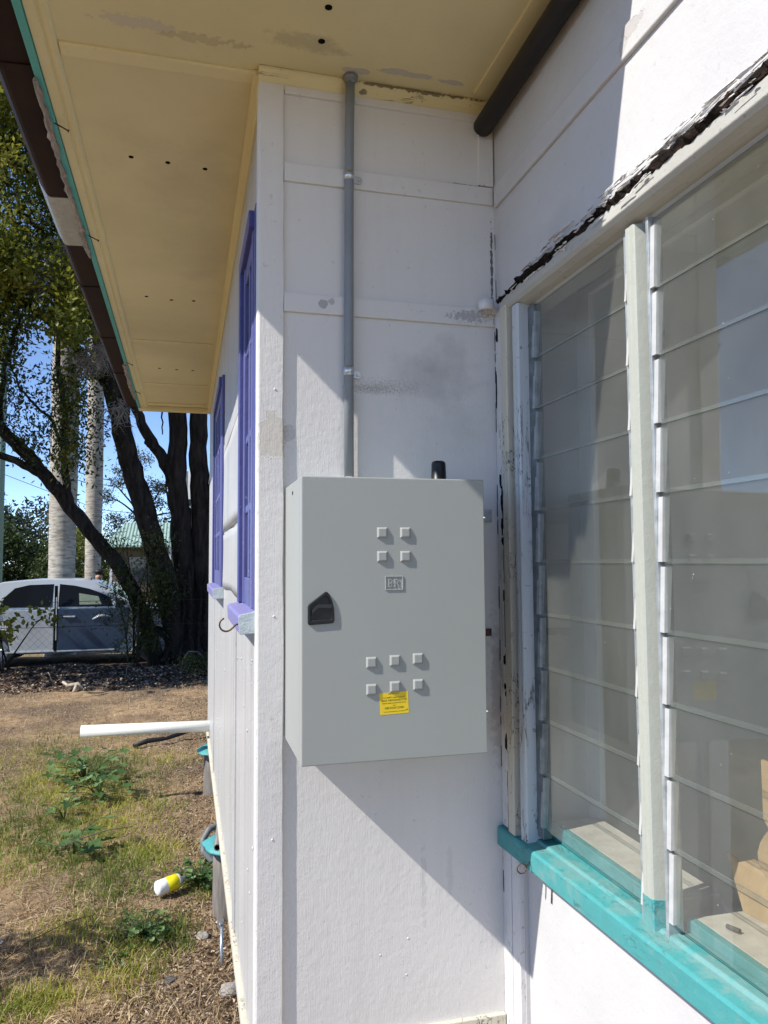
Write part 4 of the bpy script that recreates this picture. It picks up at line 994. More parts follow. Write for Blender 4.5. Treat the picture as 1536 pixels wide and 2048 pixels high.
# ================================================================== TREES BEHIND
# leaning limb tree
t1 = thing('leaning_tree', 'dark tree whose thin trunk leans steeply left in front of the palm trunks', 'tree', (-0.6, 11.75, 0.0))
b = MB(); limb(b, [(-.60, 11.75, -.1), (-.84, 11.7, .75), (-1.166, 11.6, 1.546), (-1.65, 11.6, 2.16), (-2.13, 11.6, 2.80), (-2.62, 11.55, 3.42), (-3.14, 11.5, 3.98), (-4.2, 11.3, 5.0), (-5.2, 11.0, 6.2)], .135, .085)
t1t = b.build('trunk', BARK, t1)
for pts, r0, r1 in (([(-2.42, 11.55, 3.15), (-2.75, 11.5, 3.35), (-3.2, 11.5, 3.52), (-4.2, 11.4, 3.62)], .075, .045), ([(-2.05, 11.6, 2.72), (-2.16, 11.62, 3.4), (-2.18, 11.66, 4.2), (-2.3, 11.7, 5.3), (-2.2, 11.7, 6.4)], .070, .03),
                    ([(-2.16, 11.6, 3.6), (-2.35, 11.5, 4.1), (-2.75, 11.4, 4.5), (-3.0, 11.3, 5.1)], .03, .012), ([(-3.14, 11.5, 3.98), (-3.05, 11.4, 4.9), (-2.8, 11.2, 5.7)], .05, .02)):
    b = MB(); limb(b, pts, r0, r1, 8); b.build('branch', BARK, t1t)
C = []
def rnd(a, b_): return random.uniform(a, b_)
for i in range(55): C.append((rnd(-3.4, -1.5), rnd(10.6, 12), rnd(3.6, 5.2)))
for i in range(16): C.append((rnd(-2.3, -1.85), rnd(11.2, 11.5), rnd(3.15, 4.7)))
for i in range(60): C.append((rnd(-6.3, -3.2), rnd(9.6, 11.4), rnd(4.6, 8.0)))
C = [c for c in C if not (-2.75 < c[0] < -2.25 and 4.8 < c[2] < 5.6) and c[0] > 1.454 - .78 * (c[1] + 1.83) + 1.0]
leafcloud('crown', C, 60, (.20, .20, .20), .085, .032, LEAFB, t1, droop=.8)
leafcloud('hanging_spray', [(rnd(-2.2, -1.85), rnd(11.2, 11.4), rnd(3.2, 4.9)) for i in range(16)], 70, (.10, .08, .16), .085, .034, LEAFA, t1, droop=.9)

t2 = thing('dark_tree', 'tall dark tree leaning left with yellow green crown beside the eave', 'tree', (-0.25, 11.9, 0.0))
b = MB(); limb(b, [(-.22, 11.9, -.1), (-.42, 11.85, 1.0), (-.74, 11.8, 2.2), (-1.04, 11.8, 3.18), (-1.25, 11.8, 4.0), (-1.43, 11.8, 4.7), (-1.62, 11.7, 5.6), (-1.95, 11.6, 7.0), (-2.4, 11.4, 9.2)], .215, .11, 12, bw=.09)
t2t = b.build('trunk', BARK, t2)
for pts, r0, r1 in (([(-1.46, 11.8, 4.8), (-1.75, 11.7, 5.05), (-2.2, 11.6, 5.6), (-2.85, 11.4, 6.05), (-3.8, 11.2, 6.4)], .10, .05), ([(-1.28, 11.8, 4.1), (-1.20, 11.78, 4.6), (-1.1, 11.7, 5.6), (-.9, 11.6, 7)], .10, .06),
                    ([(-2.0, 11.6, 7.2), (-2.6, 11.0, 7.9), (-3.3, 10.4, 8.4)], .07, .02), ([(-1.7, 11.7, 6), (-2.3, 10.8, 6.8), (-2.7, 10.2, 7.1)], .06, .02)):
    b = MB(); limb(b, pts, r0, r1, 8); b.build('branch', BARK, t2t)
C = []; vv = []
for i in range(430):
    x, y, z = rnd(-4.3, -1.15), rnd(9.6, 12.0), rnd(4.9, 10.6)
    if x > -1.75 - .1 * (z - 5) and z < 5.6: continue
    if -2.8 < x < -2.1 and z < 5.7: continue
    C.append((x, y, z)); vv.append(min(1, max(0, random.betavariate(1.6, 2.2) + (.15 if y < 10.6 else -.1))))
leafcloud('crown', C, 165, (.16, .16, .15), .10, .045, LEAFA, t2, val=np.array(vv), droop=.3)
b = MB()
for cl in ((-2.2, 10.4, 6.25, 60), (-2.35, 10.4, 6.0, 40), (-2.05, 10.4, 6.6, 40), (-1.55, 10.5, 4.95, 70), (-1.72, 10.6, 4.85, 45), (-1.42, 10.5, 5.3, 40), (-1.25, 10.9, 4.15, 40)):
    for i in range(cl[3]):
        p = Vector(cl[:3]) + Vector((rnd(-.1, .1), rnd(-.1, .1), rnd(0, .25))); pts = [p]; d = Vector((rnd(-.6, .6), rnd(-.4, .4), rnd(-.9, .1)))
        for j in range(4):
            d = (d + Vector((rnd(-.5, .5), rnd(-.4, .4), rnd(-.5, .2)))).normalized() * .12; p = p + d; pts.append(p)
        b.tube(pts, [.0055, .005, .0042, .0035, .002], 3, False)
tw = b.build('dead_twigs', TWIGM, t2); tw['kind'] = 'stuff'

t3 = thing('twin_trunk_tree', 'thick dark tree with two upright trunks next to the wall end', 'tree', (0.02, 12.0, 0.0))
b = MB(); limb(b, [(-.10, 12, -.1), (-.18, 12, 1.0), (-.25, 12, 2.2), (-.33, 12, 3.2), (-.35, 12, 4.4), (-.42, 12, 6.0), (-.6, 12, 8.4)], .215, .13, 12, bw=.10)
b.build('trunk', BARK, t3)
b = MB(); limb(b, [(.12, 12.05, -.1), (.12, 12.05, 1.2), (.07, 12.05, 2.5), (.035, 12.05, 3.5), (.02, 12.05, 4.5), (.0, 12.05, 6.5), (.2, 12.05, 8.5)], .205, .12, 12, bw=.10)
b.build('trunk', BARK, t3)
for pts, r0, r1 in (([(-.33, 12, 2.9), (-.45, 11.98, 3.3), (-.72, 11.95, 3.78), (-1.0, 11.9, 4.3), (-1.25, 11.9, 5.0)], .12, .07), ([(-.70, 11.95, 3.75), (-.80, 11.9, 3.80), (-.88, 11.9, 3.9)], .07, .06),
                    ([(.14, 12, 2.3), (.24, 12, 2.9), (.36, 12, 3.5), (.6, 12, 4.2)], .10, .07), ([(-.62, 11.95, 3.62), (-.52, 11.9, 3.1), (-.46, 11.9, 2.7)], .02, .012), ([(-.7, 11.9, 4.9), (-.62, 11.9, 4.4), (-.6, 11.9, 4.0)], .02, .01)):
    b = MB(); limb(b, pts, r0, r1, 8); b.build('branch', BARK, t3)
for pts in ([(-.55, 11.5, 0.1), (-.42, 11.7, .3), (-.25, 11.8, .9)], [(-.05, 11.6, .1), (-.08, 11.72, .5), (-.12, 11.75, 1.6)], [(.25, 11.5, .1), (.2, 11.75, .5), (.16, 11.8, 1.6)], [(.08, 11.55, .05), (.06, 11.75, .4), (.1, 11.8, 1.2)], [(-.3, 11.5, .05), (-.22, 11.72, .5), (-.2, 11.75, 1.4)]):
    b = MB(); limb(b, pts, .05, .02, 6); b.build('hanging_root', BARK, t3)
C = [(rnd(-3.0, 3.5), rnd(10.6, 13.8), rnd(6.4, 10.5)) for i in range(120)]
leafcloud('crown', C, 60, (.35, .35, .3), .15, .06, LEAFB, t3, droop=.3)

t4 = thing('shade_tree', 'big spreading dark green tree rising beyond the left side of the yard', 'tree', (-6.6, 10.2, 0.0))
b = MB(); limb(b, [(-6.6, 10.2, -.1), (-6.5, 10.2, 2), (-6.7, 10.1, 4), (-6.3, 10, 7)], .3, .15); t4t = b.build('trunk', BARK, t4)
C = [(rnd(-7.4, -4.2), rnd(8.4, 10.7), rnd(3.7, 7.2)) for i in range(150)]
C = [c for c in C if c[0] > 1.454 - .78 * (c[1] + 1.83) + 1.0]
leafcloud('crown', C, 45, (.35, .3, .35), .26, .13, LEAFB, t4)

# palms
def palm_mat():
    m = NM('palm_trunk_bark'); n = m.noise(9, 3, .6, (.6, .6, 3.2)); n2 = m.noise(2.0, 4, .6)
    c = m.ramp(n, [(.34, (0.22, 0.20, 0.17)), (.5, (0.38, 0.35, 0.30)), (.7, (0.50, 0.47, 0.41))])
    c = m.mix(m.rng(n2, .5, .72, 0, .6), c, (0.17, 0.155, 0.12)); m.bump(n, .6, .02)
    return m.done(c, .8, .2)
PALMB = palm_mat(); FROND = leafmat('palm_frond', [(0, (.02, .045, .01)), (1, (.07, .12, .025))], .3, .4)
def palm(x, y, r, h, label, lean=0.0):
    t = thing('royal_palm', label, 'palm tree', (x, y, float(gz(x, y))), 'royal palms behind the car')
    z0 = float(gz(x, y)) - .1; zs = [0, .25, .8, 1.6, 2.6, 4, 6, h]; rs = [1.25, 1.08, 1.0, .96, .98, 1.04, 1.0, .8]
    b = MB(); pts = []; rr = []
    for i in range(60):
        q = i / 59 * h; pts.append((x + lean * q, y, z0 + q)); rr.append(r * float(np.interp(q, zs, rs)) * (1 + .012 * math.sin(q * 26)))
    b.tube(pts, rr, 22); b.build('trunk', PALMB, t)
    b = MB(); b.tube([(x + lean * h, y, z0 + h), (x + lean * h, y, z0 + h + .4), (x + lean * h, y, z0 + h + 1.4)], [r * .8, r * .7, r * .35], 16)
    b.build('crownshaft', plain('green_crownshaft', (.10, .17, .05), .4), t)
    V = []; n = 0
    for k in range(14):
        a = k * 2.4; el = .9 - .12 * k; p = Vector((x + lean * h, y, z0 + h + 1.3)); d = Vector((math.cos(a) * math.cos(el), math.sin(a) * math.cos(el), math.sin(el)))
        for j in range(40):
            d = (d + Vector((0, 0, -.035))).normalized(); p = p + d * .075
            s = d.cross(Vector((0, 0, 1))).normalized()
            for sg in (-1, 1):
                e = p + (s * sg * .45 + d * .28 + Vector((0, 0, -.22 + rnd(-.1, .1)))) * (1.1 - .5 * abs(j - 18) / 22); w_ = d * .022
                V += [p - w_, p + w_, e + w_ * .2, e - w_ * .2]
    meshnp('fronds', np.array([tuple(q) for q in V]), np.arange(len(V)).reshape(-1, 4), FROND, t, val=RNG.random(len(V) // 4))
palm(-2.60, 14.6, .262, 10.2, 'nearer and thicker pale palm trunk, left one of the pair')
palm(-2.28, 17.0, .185, 9.6, 'farther and thinner pale palm trunk, right one of the pair')

# bushes
def bush(name, label, base, C, per, sp, L, W, mat, droop=.2, cat='bush', stems=4):
    t = thing(name, label, cat, base)
    leafcloud('foliage', C, per, sp, L, W, mat, t, droop=droop)
    b = MB(); bb = Vector(base)
    for i in range(stems):
        c = Vector(C[(i * 7) % len(C)]); limb(b, [bb + Vector((rnd(-.1, .1), rnd(-.1, .1), -.05)), bb.lerp(c, .5) + Vector((rnd(-.1, .1), rnd(-.1, .1), .1)), c], .016, .006, 5, .01, 4)
    b.build('stems', BARK, t)
bush('weeping_bush', 'olive weeping bush growing in front of the car bonnet beside the dark trunks', (-1.0, 11.4, .15),
     [(rnd(-1.45, -.55), rnd(11.2, 11.7), rnd(.8, 2.25)) for i in range(38)] + [(rnd(-1.15, -.75), rnd(11.2, 11.5), rnd(.3, 1.0)) for i in range(10)] + [(rnd(-.9, -.2), rnd(11.2, 11.5), rnd(.5, 1.4)) for i in range(4)], 85, (.12, .10, .13), .075, .022, LEAFY, .7, stems=9)
bush('creeper', 'green creeper with broad leaves climbing the wire fence at the left edge', (-2.9, 11.15, .12),
     [(rnd(-3.5, -2.72), rnd(11.05, 11.25), rnd(.55, 1.12)) for i in range(20)] + [(-2.62 + rnd(-.08, .08), 11.15, .85), (-2.35, 11.15, .92), (-2.25, 11.15, 1.0), (-2.12, 11.15, .86)], 16, (.09, .05, .08), .11, .075, LEAFA, .4, 'creeper', 6)
bush('garden_shrub', 'leafy shrub at the left of the yard whose shadow falls across the nearest grass', (-2.35, 1.25, .08), [(rnd(-2.75, -2.0), rnd(1.05, 1.5), rnd(1.15, 1.75)) for i in range(16)], 40, (.10, .07, .08), .09, .045, LEAFB, .1)
bush('low_shrub', 'low green shrub under the trunks close to the wall end', (0.15, 10.3, .05), [(rnd(-.15, .4), rnd(9.9, 10.8), rnd(.08, .3)) for i in range(14)], 60, (.10, .12, .05), .06, .018, LEAFY, -.5)

def farcrown(name, label, base, C, per, sp, L, W, mat, trunk_r, trunk_top, cat='tree', limbs=4):
    t = thing(name, label, cat, base)
    leafcloud('crown', C, per, sp, L, W, mat, t)
    b = MB(); limb(b, [base, tuple(Vector(base).lerp(Vector(trunk_top), .5) + Vector((.1, 0, 0))), trunk_top], trunk_r, trunk_r * .6, 8)
    for i in range(limbs):
        c = C[(i * 11) % len(C)]; limb(b, [trunk_top, tuple(Vector(trunk_top).lerp(Vector(c), .5) + Vector((0, 0, .2))), c], trunk_r * .4, trunk_r * .12, 6)
    b.build('trunk', BARK, t)
def ell(n, c, r, hollow=.5):
    out = []
    while len(out) < n:
        p = Vector((rnd(-1, 1), rnd(-1, 1), rnd(-1, 1)))
        if hollow < p.length < 1: out.append((c[0] + p.x * r[0], c[1] + p.y * r[1], c[2] + p.z * r[2]))
    return out
farcrown('mango_tree', 'dense dark rounded tree beyond the car at the left edge', (-9.6, 38, -.2), ell(150, (-9.6, 38, 1.75), (3.0, 2.6, 2.3)), 75, (.32, .32, .28), .26, .11, LEAFB, .3, (-9.6, 38, 1.2))
farcrown('small_round_tree', 'small dark tree seen between the two palm trunks', (-5.6, 34, -.2), ell(50, (-5.6, 34, 1.2), (1.1, 1.1, 1.2)), 60, (.25, .25, .22), .2, .09, LEAFB, .15, (-5.6, 34, .6))
farcrown('gum_tree', 'airy grey green gum tree rising behind the green roof', (-2.6, 46, -.2),
         [(-2.8 + rnd(-.35, .35), 45, 8.0 + rnd(-.45, .45)) for i in range(7)] + [(-3.9 + rnd(-.55, .55), 45.2, 6.8 + rnd(-.6, .6)) for i in range(12)] + [(-4.7 + rnd(-.4, .4), 45.2, 5.4 + rnd(-.6, .6)) for i in range(9)] + [(-2.2 + rnd(-.7, .7), 46, 5.9 + rnd(-.8, .8)) for i in range(18)] + [(-1.0 + rnd(-.8, .8), 46, 5.2 + rnd(-1.0, 1.2)) for i in range(18)] + [(-3.2 + rnd(-1.6, 1.2), 46, 4.2 + rnd(-.7, .5)) for i in range(30)], 55, (.22, .22, .17), .2, .06, LEAFE, .2, (-2.7, 46, 4.2), limbs=9)
farcrown('distant_tree', 'far grey green treetop behind the mango tree', (-19, 72, -.2), ell(70, (-19, 72, 5.2), (4.5, 3, 3.4)), 50, (.6, .6, .5), .5, .2, LEAFE, .3, (-19, 72, 3))
farcrown('distant_tree', 'far lower grey green treetop just left of the thicker palm', (-12.4, 72, -.2), ell(60, (-12.4, 72, 4.4), (4.2, 3, 3.2)), 50, (.6, .6, .5), .5, .2, LEAFE, .3, (-12.4, 72, 2.5))
farcrown('yellow_tree', 'small yellow green tree beside the left end of the green roof', (-4.55, 36, -.2), ell(34, (-4.55, 36, 2.3), (.95, .8, 1.7)), 55, (.22, .22, .2), .18, .07, LEAFA, .12, (-4.55, 36, 1.2))
farcrown('backdrop_tree', 'broad dark tree behind the house with the green roof', (2.5, 50, -.2), ell(120, (1.8, 50, 2.6), (6.0, 2.5, 2.8), .2), 60, (.6, .5, .45), .4, .16, LEAFB, .3, (2.5, 50, 1))
farcrown('backdrop_tree', 'broad dark tree at the far side of the road behind the palms', (-7.2, 60, -.2), ell(90, (-7.2, 60, 1.8), (3.5, 2.5, 2.4), .2), 60, (.5, .5, .45), .36, .14, LEAFB, .3, (-7.2, 60, 1))

# ================================================================== FENCE
fn = thing('wire_fence', 'rusty chain wire fence with thin posts across the back of the yard', 'fence', (-1.5, 11.3, 0.1))
WIRE = plain('rusty_fence_wire', (0.05, 0.04, 0.035), .7, .4)
for x in (-3.9, -0.93, 1.4):
    b = MB(); b.tube([(x, 11.32, 0), (x, 11.32, 1.2)], .022, 8); b.build('post', WIRE, fn)
for z in (1.14, .74):
    b = MB(); b.tube([(-6, 11.3, z + .01), (-3.9, 11.3, z), (-2.4, 11.3, z - .015), (-.93, 11.3, z), (.2, 11.3, z - .01), (1.4, 11.3, z)], .0045, 5); b.build('strand', WIRE, fn)
b = MB()
for i in range(64):
    x = -6.1 + i * .12
    for sg in (1, -1): b.tube([(x, 11.305, .12), (x + sg * 1.0, 11.305, 1.12)], .0012, 3, False)
b.build('chain_mesh', WIRE, fn)['kind'] = 'stuff'

# ================================================================== CAR
def car():
    x0, yn, yf, zg = -4.05, 12.55, 14.22, -0.045
    t = thing('parked_car', 'silver hatchback parked behind the wire fence with shade painted into its front door', 'car', (-2.0, 13.4, zg))
    SIL = NM('silver_car_paint').done((0.52, 0.555, 0.575), .2, .6, .3); SIL2 = NM('silver_paint_with_shade').done((0.030, 0.055, 0.10), .25, .5, .2)  # second paint: silver darkened, with bush shade and reflection put into the colour
    TY = plain('tyre_rubber', (.02, .02, .02), .8); RIM = plain('alloy_rim', (.45, .46, .47), .35, .7); TINT = NM('tinted_car_glass').done((.008, .009, .010), .12, .18); CHR = NM('bright_sill_strip').done((.75, .76, .77), .2, .5, .6)
    def P(X, z): return (x0 + X, zg + z)
    def arch(cx, r, n=12): return [(cx + r * math.cos(math.pi * q / n), .30 + r * math.sin(math.pi * q / n)) for q in range(n + 1)]
    prof = [(0.06, .36), (0.02, .55), (0.04, .80), (0.10, .97), (0.30, 1.00), (3.02, 1.00), (3.35, .97), (3.75, .88), (4.02, .74), (4.12, .58), (4.13, .40), (4.05, .25)] + [(3.70, .24)] + arch(3.33, .36) + [(2.95, .22), (1.1, .22)] + arch(.72, .36) + [(.34, .26)]
    # near and far sides bulge a little: three rings
    b = MB(); n = len(prof); rings = [(yn + .06, .97), (yn, 1.0), (yn + .005, 1.0), (yf - .005, 1.0), (yf, 1.0), (yf - .06, .97)]; vs = []
    for y, s in rings:
        for X, z in prof: vs.append((x0 + 2.05 + (X - 2.05) * (s if s < 1 else 1), y, zg + (.6 + (z - .6) * s)))
    b.add(vs, [(k * n + j, k * n + (j + 1) % n, (k + 1) * n + (j + 1) % n, (k + 1) * n + j) for k in range(5) for j in range(n)], 0, False)
    b.f += [tuple(range(n)), tuple(range(5 * n, 6 * n))]; b.mi += [0, 0]; b.sm += [False, False]
    body = b.build('body', SIL, t, bevel=.03, seg=3)
    # cabin
    cp = [(.10, .97), (.20, 1.14), (.44, 1.35), (.76, 1.455), (1.2, 1.492), (1.52, 1.50), (1.9, 1.492), (2.27, 1.455), (2.48, 1.36), (2.64, 1.265), (2.80, 1.16), (3.0, 1.05), (3.14, .97)]
    ins = lambda z: .03 + max(0, (z - 1.0)) * .38
    b = MB(); m = len(cp); vs = []
    for sgn in (0, 1, 2, 3):
        for X, z in cp:
            i = ins(z); e = .07
            y = [yn + i, yn + i + e, yf - i - e, yf - i][sgn]; vs.append((x0 + X, y, zg + z + (.015 if sgn in (1, 2) and z > 1.3 else 0)))
    b.add(vs, [(k * m + j, k * m + j + 1, (k + 1) * m + j + 1, (k + 1) * m + j) for k in range(3) for j in range(m - 1)], 0, True)
    b.f += [tuple(range(m)), tuple(range(3 * m, 4 * m)), (0, m, 2 * m, 3 * m)]; b.mi += [0] * 3; b.sm += [False] * 3
    b.build('cabin', SIL, t)
    def pane(pts, name, mat, parent=t, off=.006):
        b = MB(); th = .004
        o = [(x0 + X, yn + ins(z) - off, zg + z) for X, z in pts]; q = [(x, y + .012, z) for x, y, z in o]; k = len(o)
        b.add(o + q, [tuple(range(k)), tuple(range(k, 2 * k))] + [(i, (i + 1) % k, k + (i + 1) % k, k + i) for i in range(k)]); return b.build(name, mat, parent)
    pane([(.74, 1.03), (1.60, 1.03), (1.60, 1.425), (1.2, 1.415), (.97, 1.36), (.82, 1.21)], 'rear_window', TINT)
    pane([(1.70, 1.03), (2.62, 1.02), (2.56, 1.18), (2.40, 1.26), (2.2, 1.335), (1.95, 1.395), (1.70, 1.425)], 'front_window', TINT)
    pane([(2.05, 1.06), (2.42, 1.06), (2.36, 1.20), (2.03, 1.26)], 'painted_view_light', plain('greenish_view_panel', (.16, .20, .15), .5), off=.0085)  # opaque panel coloured like the light showing through the cabin
    pane([(2.64, 1.02), (2.68, 1.02), (2.63, 1.17), (2.59, 1.19)], 'quarter_strip', CHR, off=.012)
    b = MB(); zz = [(2.42, 1.425), (3.10, 1.06)]
    o = [(x0 + 2.34, yn + .25, zg + 1.450), (x0 + 3.00, yn + .12, zg + 1.075), (x0 + 3.00, yf - .12, zg + 1.075), (x0 + 2.34, yf - .25, zg + 1.450)]
    b.add(o + [(x, y, z - .05) for x, y, z in o], [(0, 1, 2, 3), (7, 6, 5, 4), (0, 4, 5, 1), (1, 5, 6, 2), (2, 6, 7, 3), (3, 7, 4, 0)]); b.build('windscreen', dark_glass('blue_windscreen', (.03, .07, .14)), t)
    dr = MB(); dr.prism([P(1.70, .27), P(2.70, .27), P(2.86, .50), P(2.90, .985), P(1.70, .985)], 'y', yn - .022, yn + .015)
    door = dr.build('front_door', SIL2, t, bevel=.01); door['label'] = 'front door with bush shade and reflection painted into its colour'
    dr = MB(); dr.prism([P(.95, .27), P(1.64, .27), P(1.64, .985), P(.80, .985), P(.86, .72)], 'y', yn - .008, yn + .015); rd = dr.build('rear_door', SIL, t, bevel=.01)
    MB().box(x0 + 1.645, x0 + 1.695, yn - .006, yn + .02, zg + .26, zg + 1.40).build('door_gap', BLACK, t)
    MB().box(x0 + 1.672, x0 + 1.69, yn - .03, yn + .01, zg + .45, zg + 1.20).build('door_edge', SIL, door)
    for X, d in ((1.80, door),): MB().box(x0 + X, x0 + X + .2, yn - .05, yn - .02, zg + .84, zg + .87).build('handle', SIL, d, bevel=.008)
    b = MB(); b.tube([(x0 + 2.28, yn - .024, zg + .80), (x0 + 2.40, yn - .03, zg + .86), (x0 + 2.58, yn - .024, zg + .84)], [.012, .034, .02], 8); b.build('painted_glint', SIL, door)  # silver bead standing in for a bright reflection on the door
    for a, c in ((.84, 1.66), (1.70, 2.66)):
        MB().box(x0 + a, x0 + c, yn - .03, yn, zg + .245, zg + .272).build('sill_strip', CHR, t, bevel=.006)
    b = MB(); b.tube([(x0 + 2.80, yn - .02, zg + 1.02), (x0 + 2.78, yn - .16, zg + 1.05)], [.02, .02], 6); b.box(x0 + 2.68, x0 + 2.80, yn - .26, yn - .08, zg + 1.01, zg + 1.13); b.build('mirror', SIL2, t, bevel=.02)
    for X in (.72, 3.33):
        for y in (yn + .02, yf - .21):
            w_ = MB(); w_.pipe((x0 + X, y, zg + .30), (x0 + X, y + .19, zg + .30), .30, .19, 28); ty = w_.build('wheel', TY, t, bevel=.01)
            b = MB(); b.tube([(x0 + X, y + .04, zg + .30), (x0 + X, y + .10, zg + .30)], .192, 24)
            for k in range(5):
                a = k * 1.2566; b.tube([(x0 + X + .05 * math.cos(a), y + .025, zg + .3 + .05 * math.sin(a)), (x0 + X + .18 * math.cos(a), y + .03, zg + .3 + .18 * math.sin(a))], .022, 6)
            b.build('rim', RIM, ty)
    for y in (yn + .03, yf - .38):
        b = MB(); b.box(x0 + 3.72, x0 + 4.09, y - .028 if y < 13 else y, y + .35, zg + .62, zg + .77); b.build('headlight', NM('headlight_lens').done((.7, .72, .73), .1, .6), t, bevel=.04)
    b = MB(); b.box(x0 + .012, x0 + .09, yn + .01, yn + .28, zg + .72, zg + .96); b.build('tail_light', NM('tail_light_lens').done((.35, .02, .02), .15, .6), t, bevel=.02)
car()

# ================================================================== PERSON
def person():
    zf = float(gz(-1.996, 15.6)); x, y = -1.996, 15.6
    t = thing('person', 'shirtless dark haired person standing between the silver car and the farther palm', 'person', (x, y, zf))
    H = 1.61
    J = {'pel': (0, 0, .93), 'bel': (0, 0, 1.06), 'che': (0, .0, 1.22), 'nek': (0, 0, 1.345), 'he0': (0, -.01, 1.42), 'he1': (0, -.015, 1.52), 'shl': (-.17, 0, 1.285), 'ell': (-.24, .02, 1.02), 'wrl': (-.25, -.04, .80), 'hal': (-.25, -.06, .72),
         'shr': (.17, 0, 1.285), 'elr': (.24, .02, 1.02), 'wrr': (.25, -.04, .80), 'har': (.25, -.06, .72), 'hil': (-.09, 0, .88), 'knl': (-.10, -.02, .48), 'anl': (-.10, .02, .08), 'tol': (-.11, -.13, .03), 'hir': (.09, 0, .88), 'knr': (.10, -.02, .48), 'anr': (.10, .02, .08), 'tor': (.11, -.13, .03)}
    Rr = {'pel': .13, 'bel': .125, 'che': .135, 'nek': .055, 'he0': .07, 'he1': .088, 'shl': .065, 'ell': .042, 'wrl': .03, 'hal': .035, 'shr': .065, 'elr': .042, 'wrr': .03, 'har': .035, 'hil': .085, 'knl': .058, 'anl': .042, 'tol': .035, 'hir': .085, 'knr': .058, 'anr': .042, 'tor': .035}
    E = [('pel', 'bel'), ('bel', 'che'), ('che', 'nek'), ('nek', 'he0'), ('he0', 'he1'), ('che', 'shl'), ('shl', 'ell'), ('ell', 'wrl'), ('wrl', 'hal'), ('che', 'shr'), ('shr', 'elr'), ('elr', 'wrr'), ('wrr', 'har'), ('pel', 'hil'), ('hil', 'knl'), ('knl', 'anl'), ('anl', 'tol'), ('pel', 'hir'), ('hir', 'knr'), ('knr', 'anr'), ('anr', 'tor')]
    ks = list(J); me = bpy.data.meshes.new('body'); me.from_pydata([J[k] for k in ks], [(ks.index(a), ks.index(c)) for a, c in E], [])
    o = bpy.data.objects.new('body', me); COL.objects.link(o); o.parent = t
    sk = o.modifiers.new('skin', 'SKIN'); sk.use_smooth_shade = True
    for i, k in enumerate(ks): me.skin_vertices[0].data[i].radius = (Rr[k], Rr[k])
    me.skin_vertices[0].data[0].use_root = True
    o.modifiers.new('sub', 'SUBSURF').levels = 2; o.modifiers['sub'].render_levels = 2
    me.materials.append(plain('tanned_skin', (.42, .24, .16), .55, var=.05))
    t.scale = (1.07, 1.07, 1.075)
    b = MB(); B = Vector((x, y, zf))
    for q in range(1): 
        bm = bmesh.new(); bmesh.ops.create_uvsphere(bm, u_segments=16, v_segments=10, radius=.098)
        b.add([B + Vector((v.co.x * .98, v.co.y * 1.02 + .012, v.co.z * .62 + 1.565)) for v in bm.verts], [tuple(v.index for v in f.verts) for f in bm.faces], 0, True); bm.free()
    b.build('hair', plain('black_hair', (.012, .010, .009), .6), t)
    b = MB(); b.add([B + Vector(q) for q in ((-.012, -.098, 1.49), (.012, -.098, 1.49), (.016, -.10, 1.455), (0, -.122, 1.46), (-.016, -.10, 1.455), (0, -.10, 1.50))], [(0, 3, 4), (0, 5, 3), (5, 1, 3), (1, 2, 3), (2, 4, 3)]); b.build('nose', plain('skin_nose', (.42, .24, .16), .55), t)
    for s in (-1, 1):
        b = MB(); dome(b, B + Vector((s * .034, -.093, 1.503)), .011, (0, -1, 0)); b.build('eye', BLACK, t)
        b = MB(); b.box(x + s * .034 - .02, x + s * .034 + .02, y - .101, y - .09, zf + 1.518, zf + 1.526); b.build('eyebrow', BLACK, t)
    b = MB(); b.box(x - .024, x + .024, y - .098, y - .088, zf + 1.43, zf + 1.438); b.build('mouth', plain('lips', (.25, .10, .08), .5), t)
    b = MB(); b.tube([(x, y, zf + .98), (x, y, zf + .88), (x, y, zf + .72)], [.145, .165, .175], 18); b.tube([(x - .1, y, zf + .8), (x - .11, y, zf + .5)], [.1, .1], 12); b.tube([(x + .1, y, zf + .8), (x + .11, y, zf + .5)], [.1, .1], 12)
    b.build('shorts', plain('dark_shorts', (.03, .035, .05), .8), t)
person()

# ================================================================== FAR BUILDINGS, POLE, WIRES
hs = thing('green_roofed_house', 'low house with a pale green corrugated roof beyond the trees', 'house', (-1.4, 35, -.2))
def corrug(name, col):
    m = NM(name); wv = m.n('ShaderNodeTexWave', wave_type='BANDS', bands_direction='X'); m.put(wv.inputs['Vector'], m.pos()); wv.inputs['Scale'].default_value = 2.2
    m.bump(wv.outputs['Fac'], .8, .04); return m.done(m.mix(m.rng(m.noise(1.5, 4, .6), .3, .7), col, tuple(q * .8 for q in col)), .5, .3, .0)
MB().box(-3.4, 1.6, 33.4, 38, -.3, 2.45).build('wall', plain('brown_house_wall', (.16, .12, .09), .85), hs)
b = MB(); b.add([(-3.55, 32, 2.50), (1.9, 32, 2.50), (1.9, 35, 3.62), (-2.9, 35, 3.62), (-3.55, 38.2, 2.5), (1.9, 38.2, 2.5)] + [(-3.55, 32, 2.42), (1.9, 32, 2.42), (1.9, 38.2, 2.42), (-3.55, 38.2, 2.42)], [(0, 1, 2, 3), (3, 2, 5, 4), (0, 3, 4), (6, 9, 8, 7), (0, 6, 7, 1), (1, 7, 8, 5), (5, 8, 9, 4), (4, 9, 6, 0), (1, 5, 2)])
b.build('roof', corrug('pale_green_roof', (.30, .42, .35)), hs)
for x in (-3.3, -.9, 1.5): MB().box(x, x + .1, 32.1, 32.2, -.3, 2.44).build('post', plain('white_post', (.7, .7, .68), .6), hs)
MB().box(-3.35, -2.2, 31.9, 31.96, -.25, .95).build('pale_fence_panel', corrug('pale_palings', (.5, .5, .48)), hs)
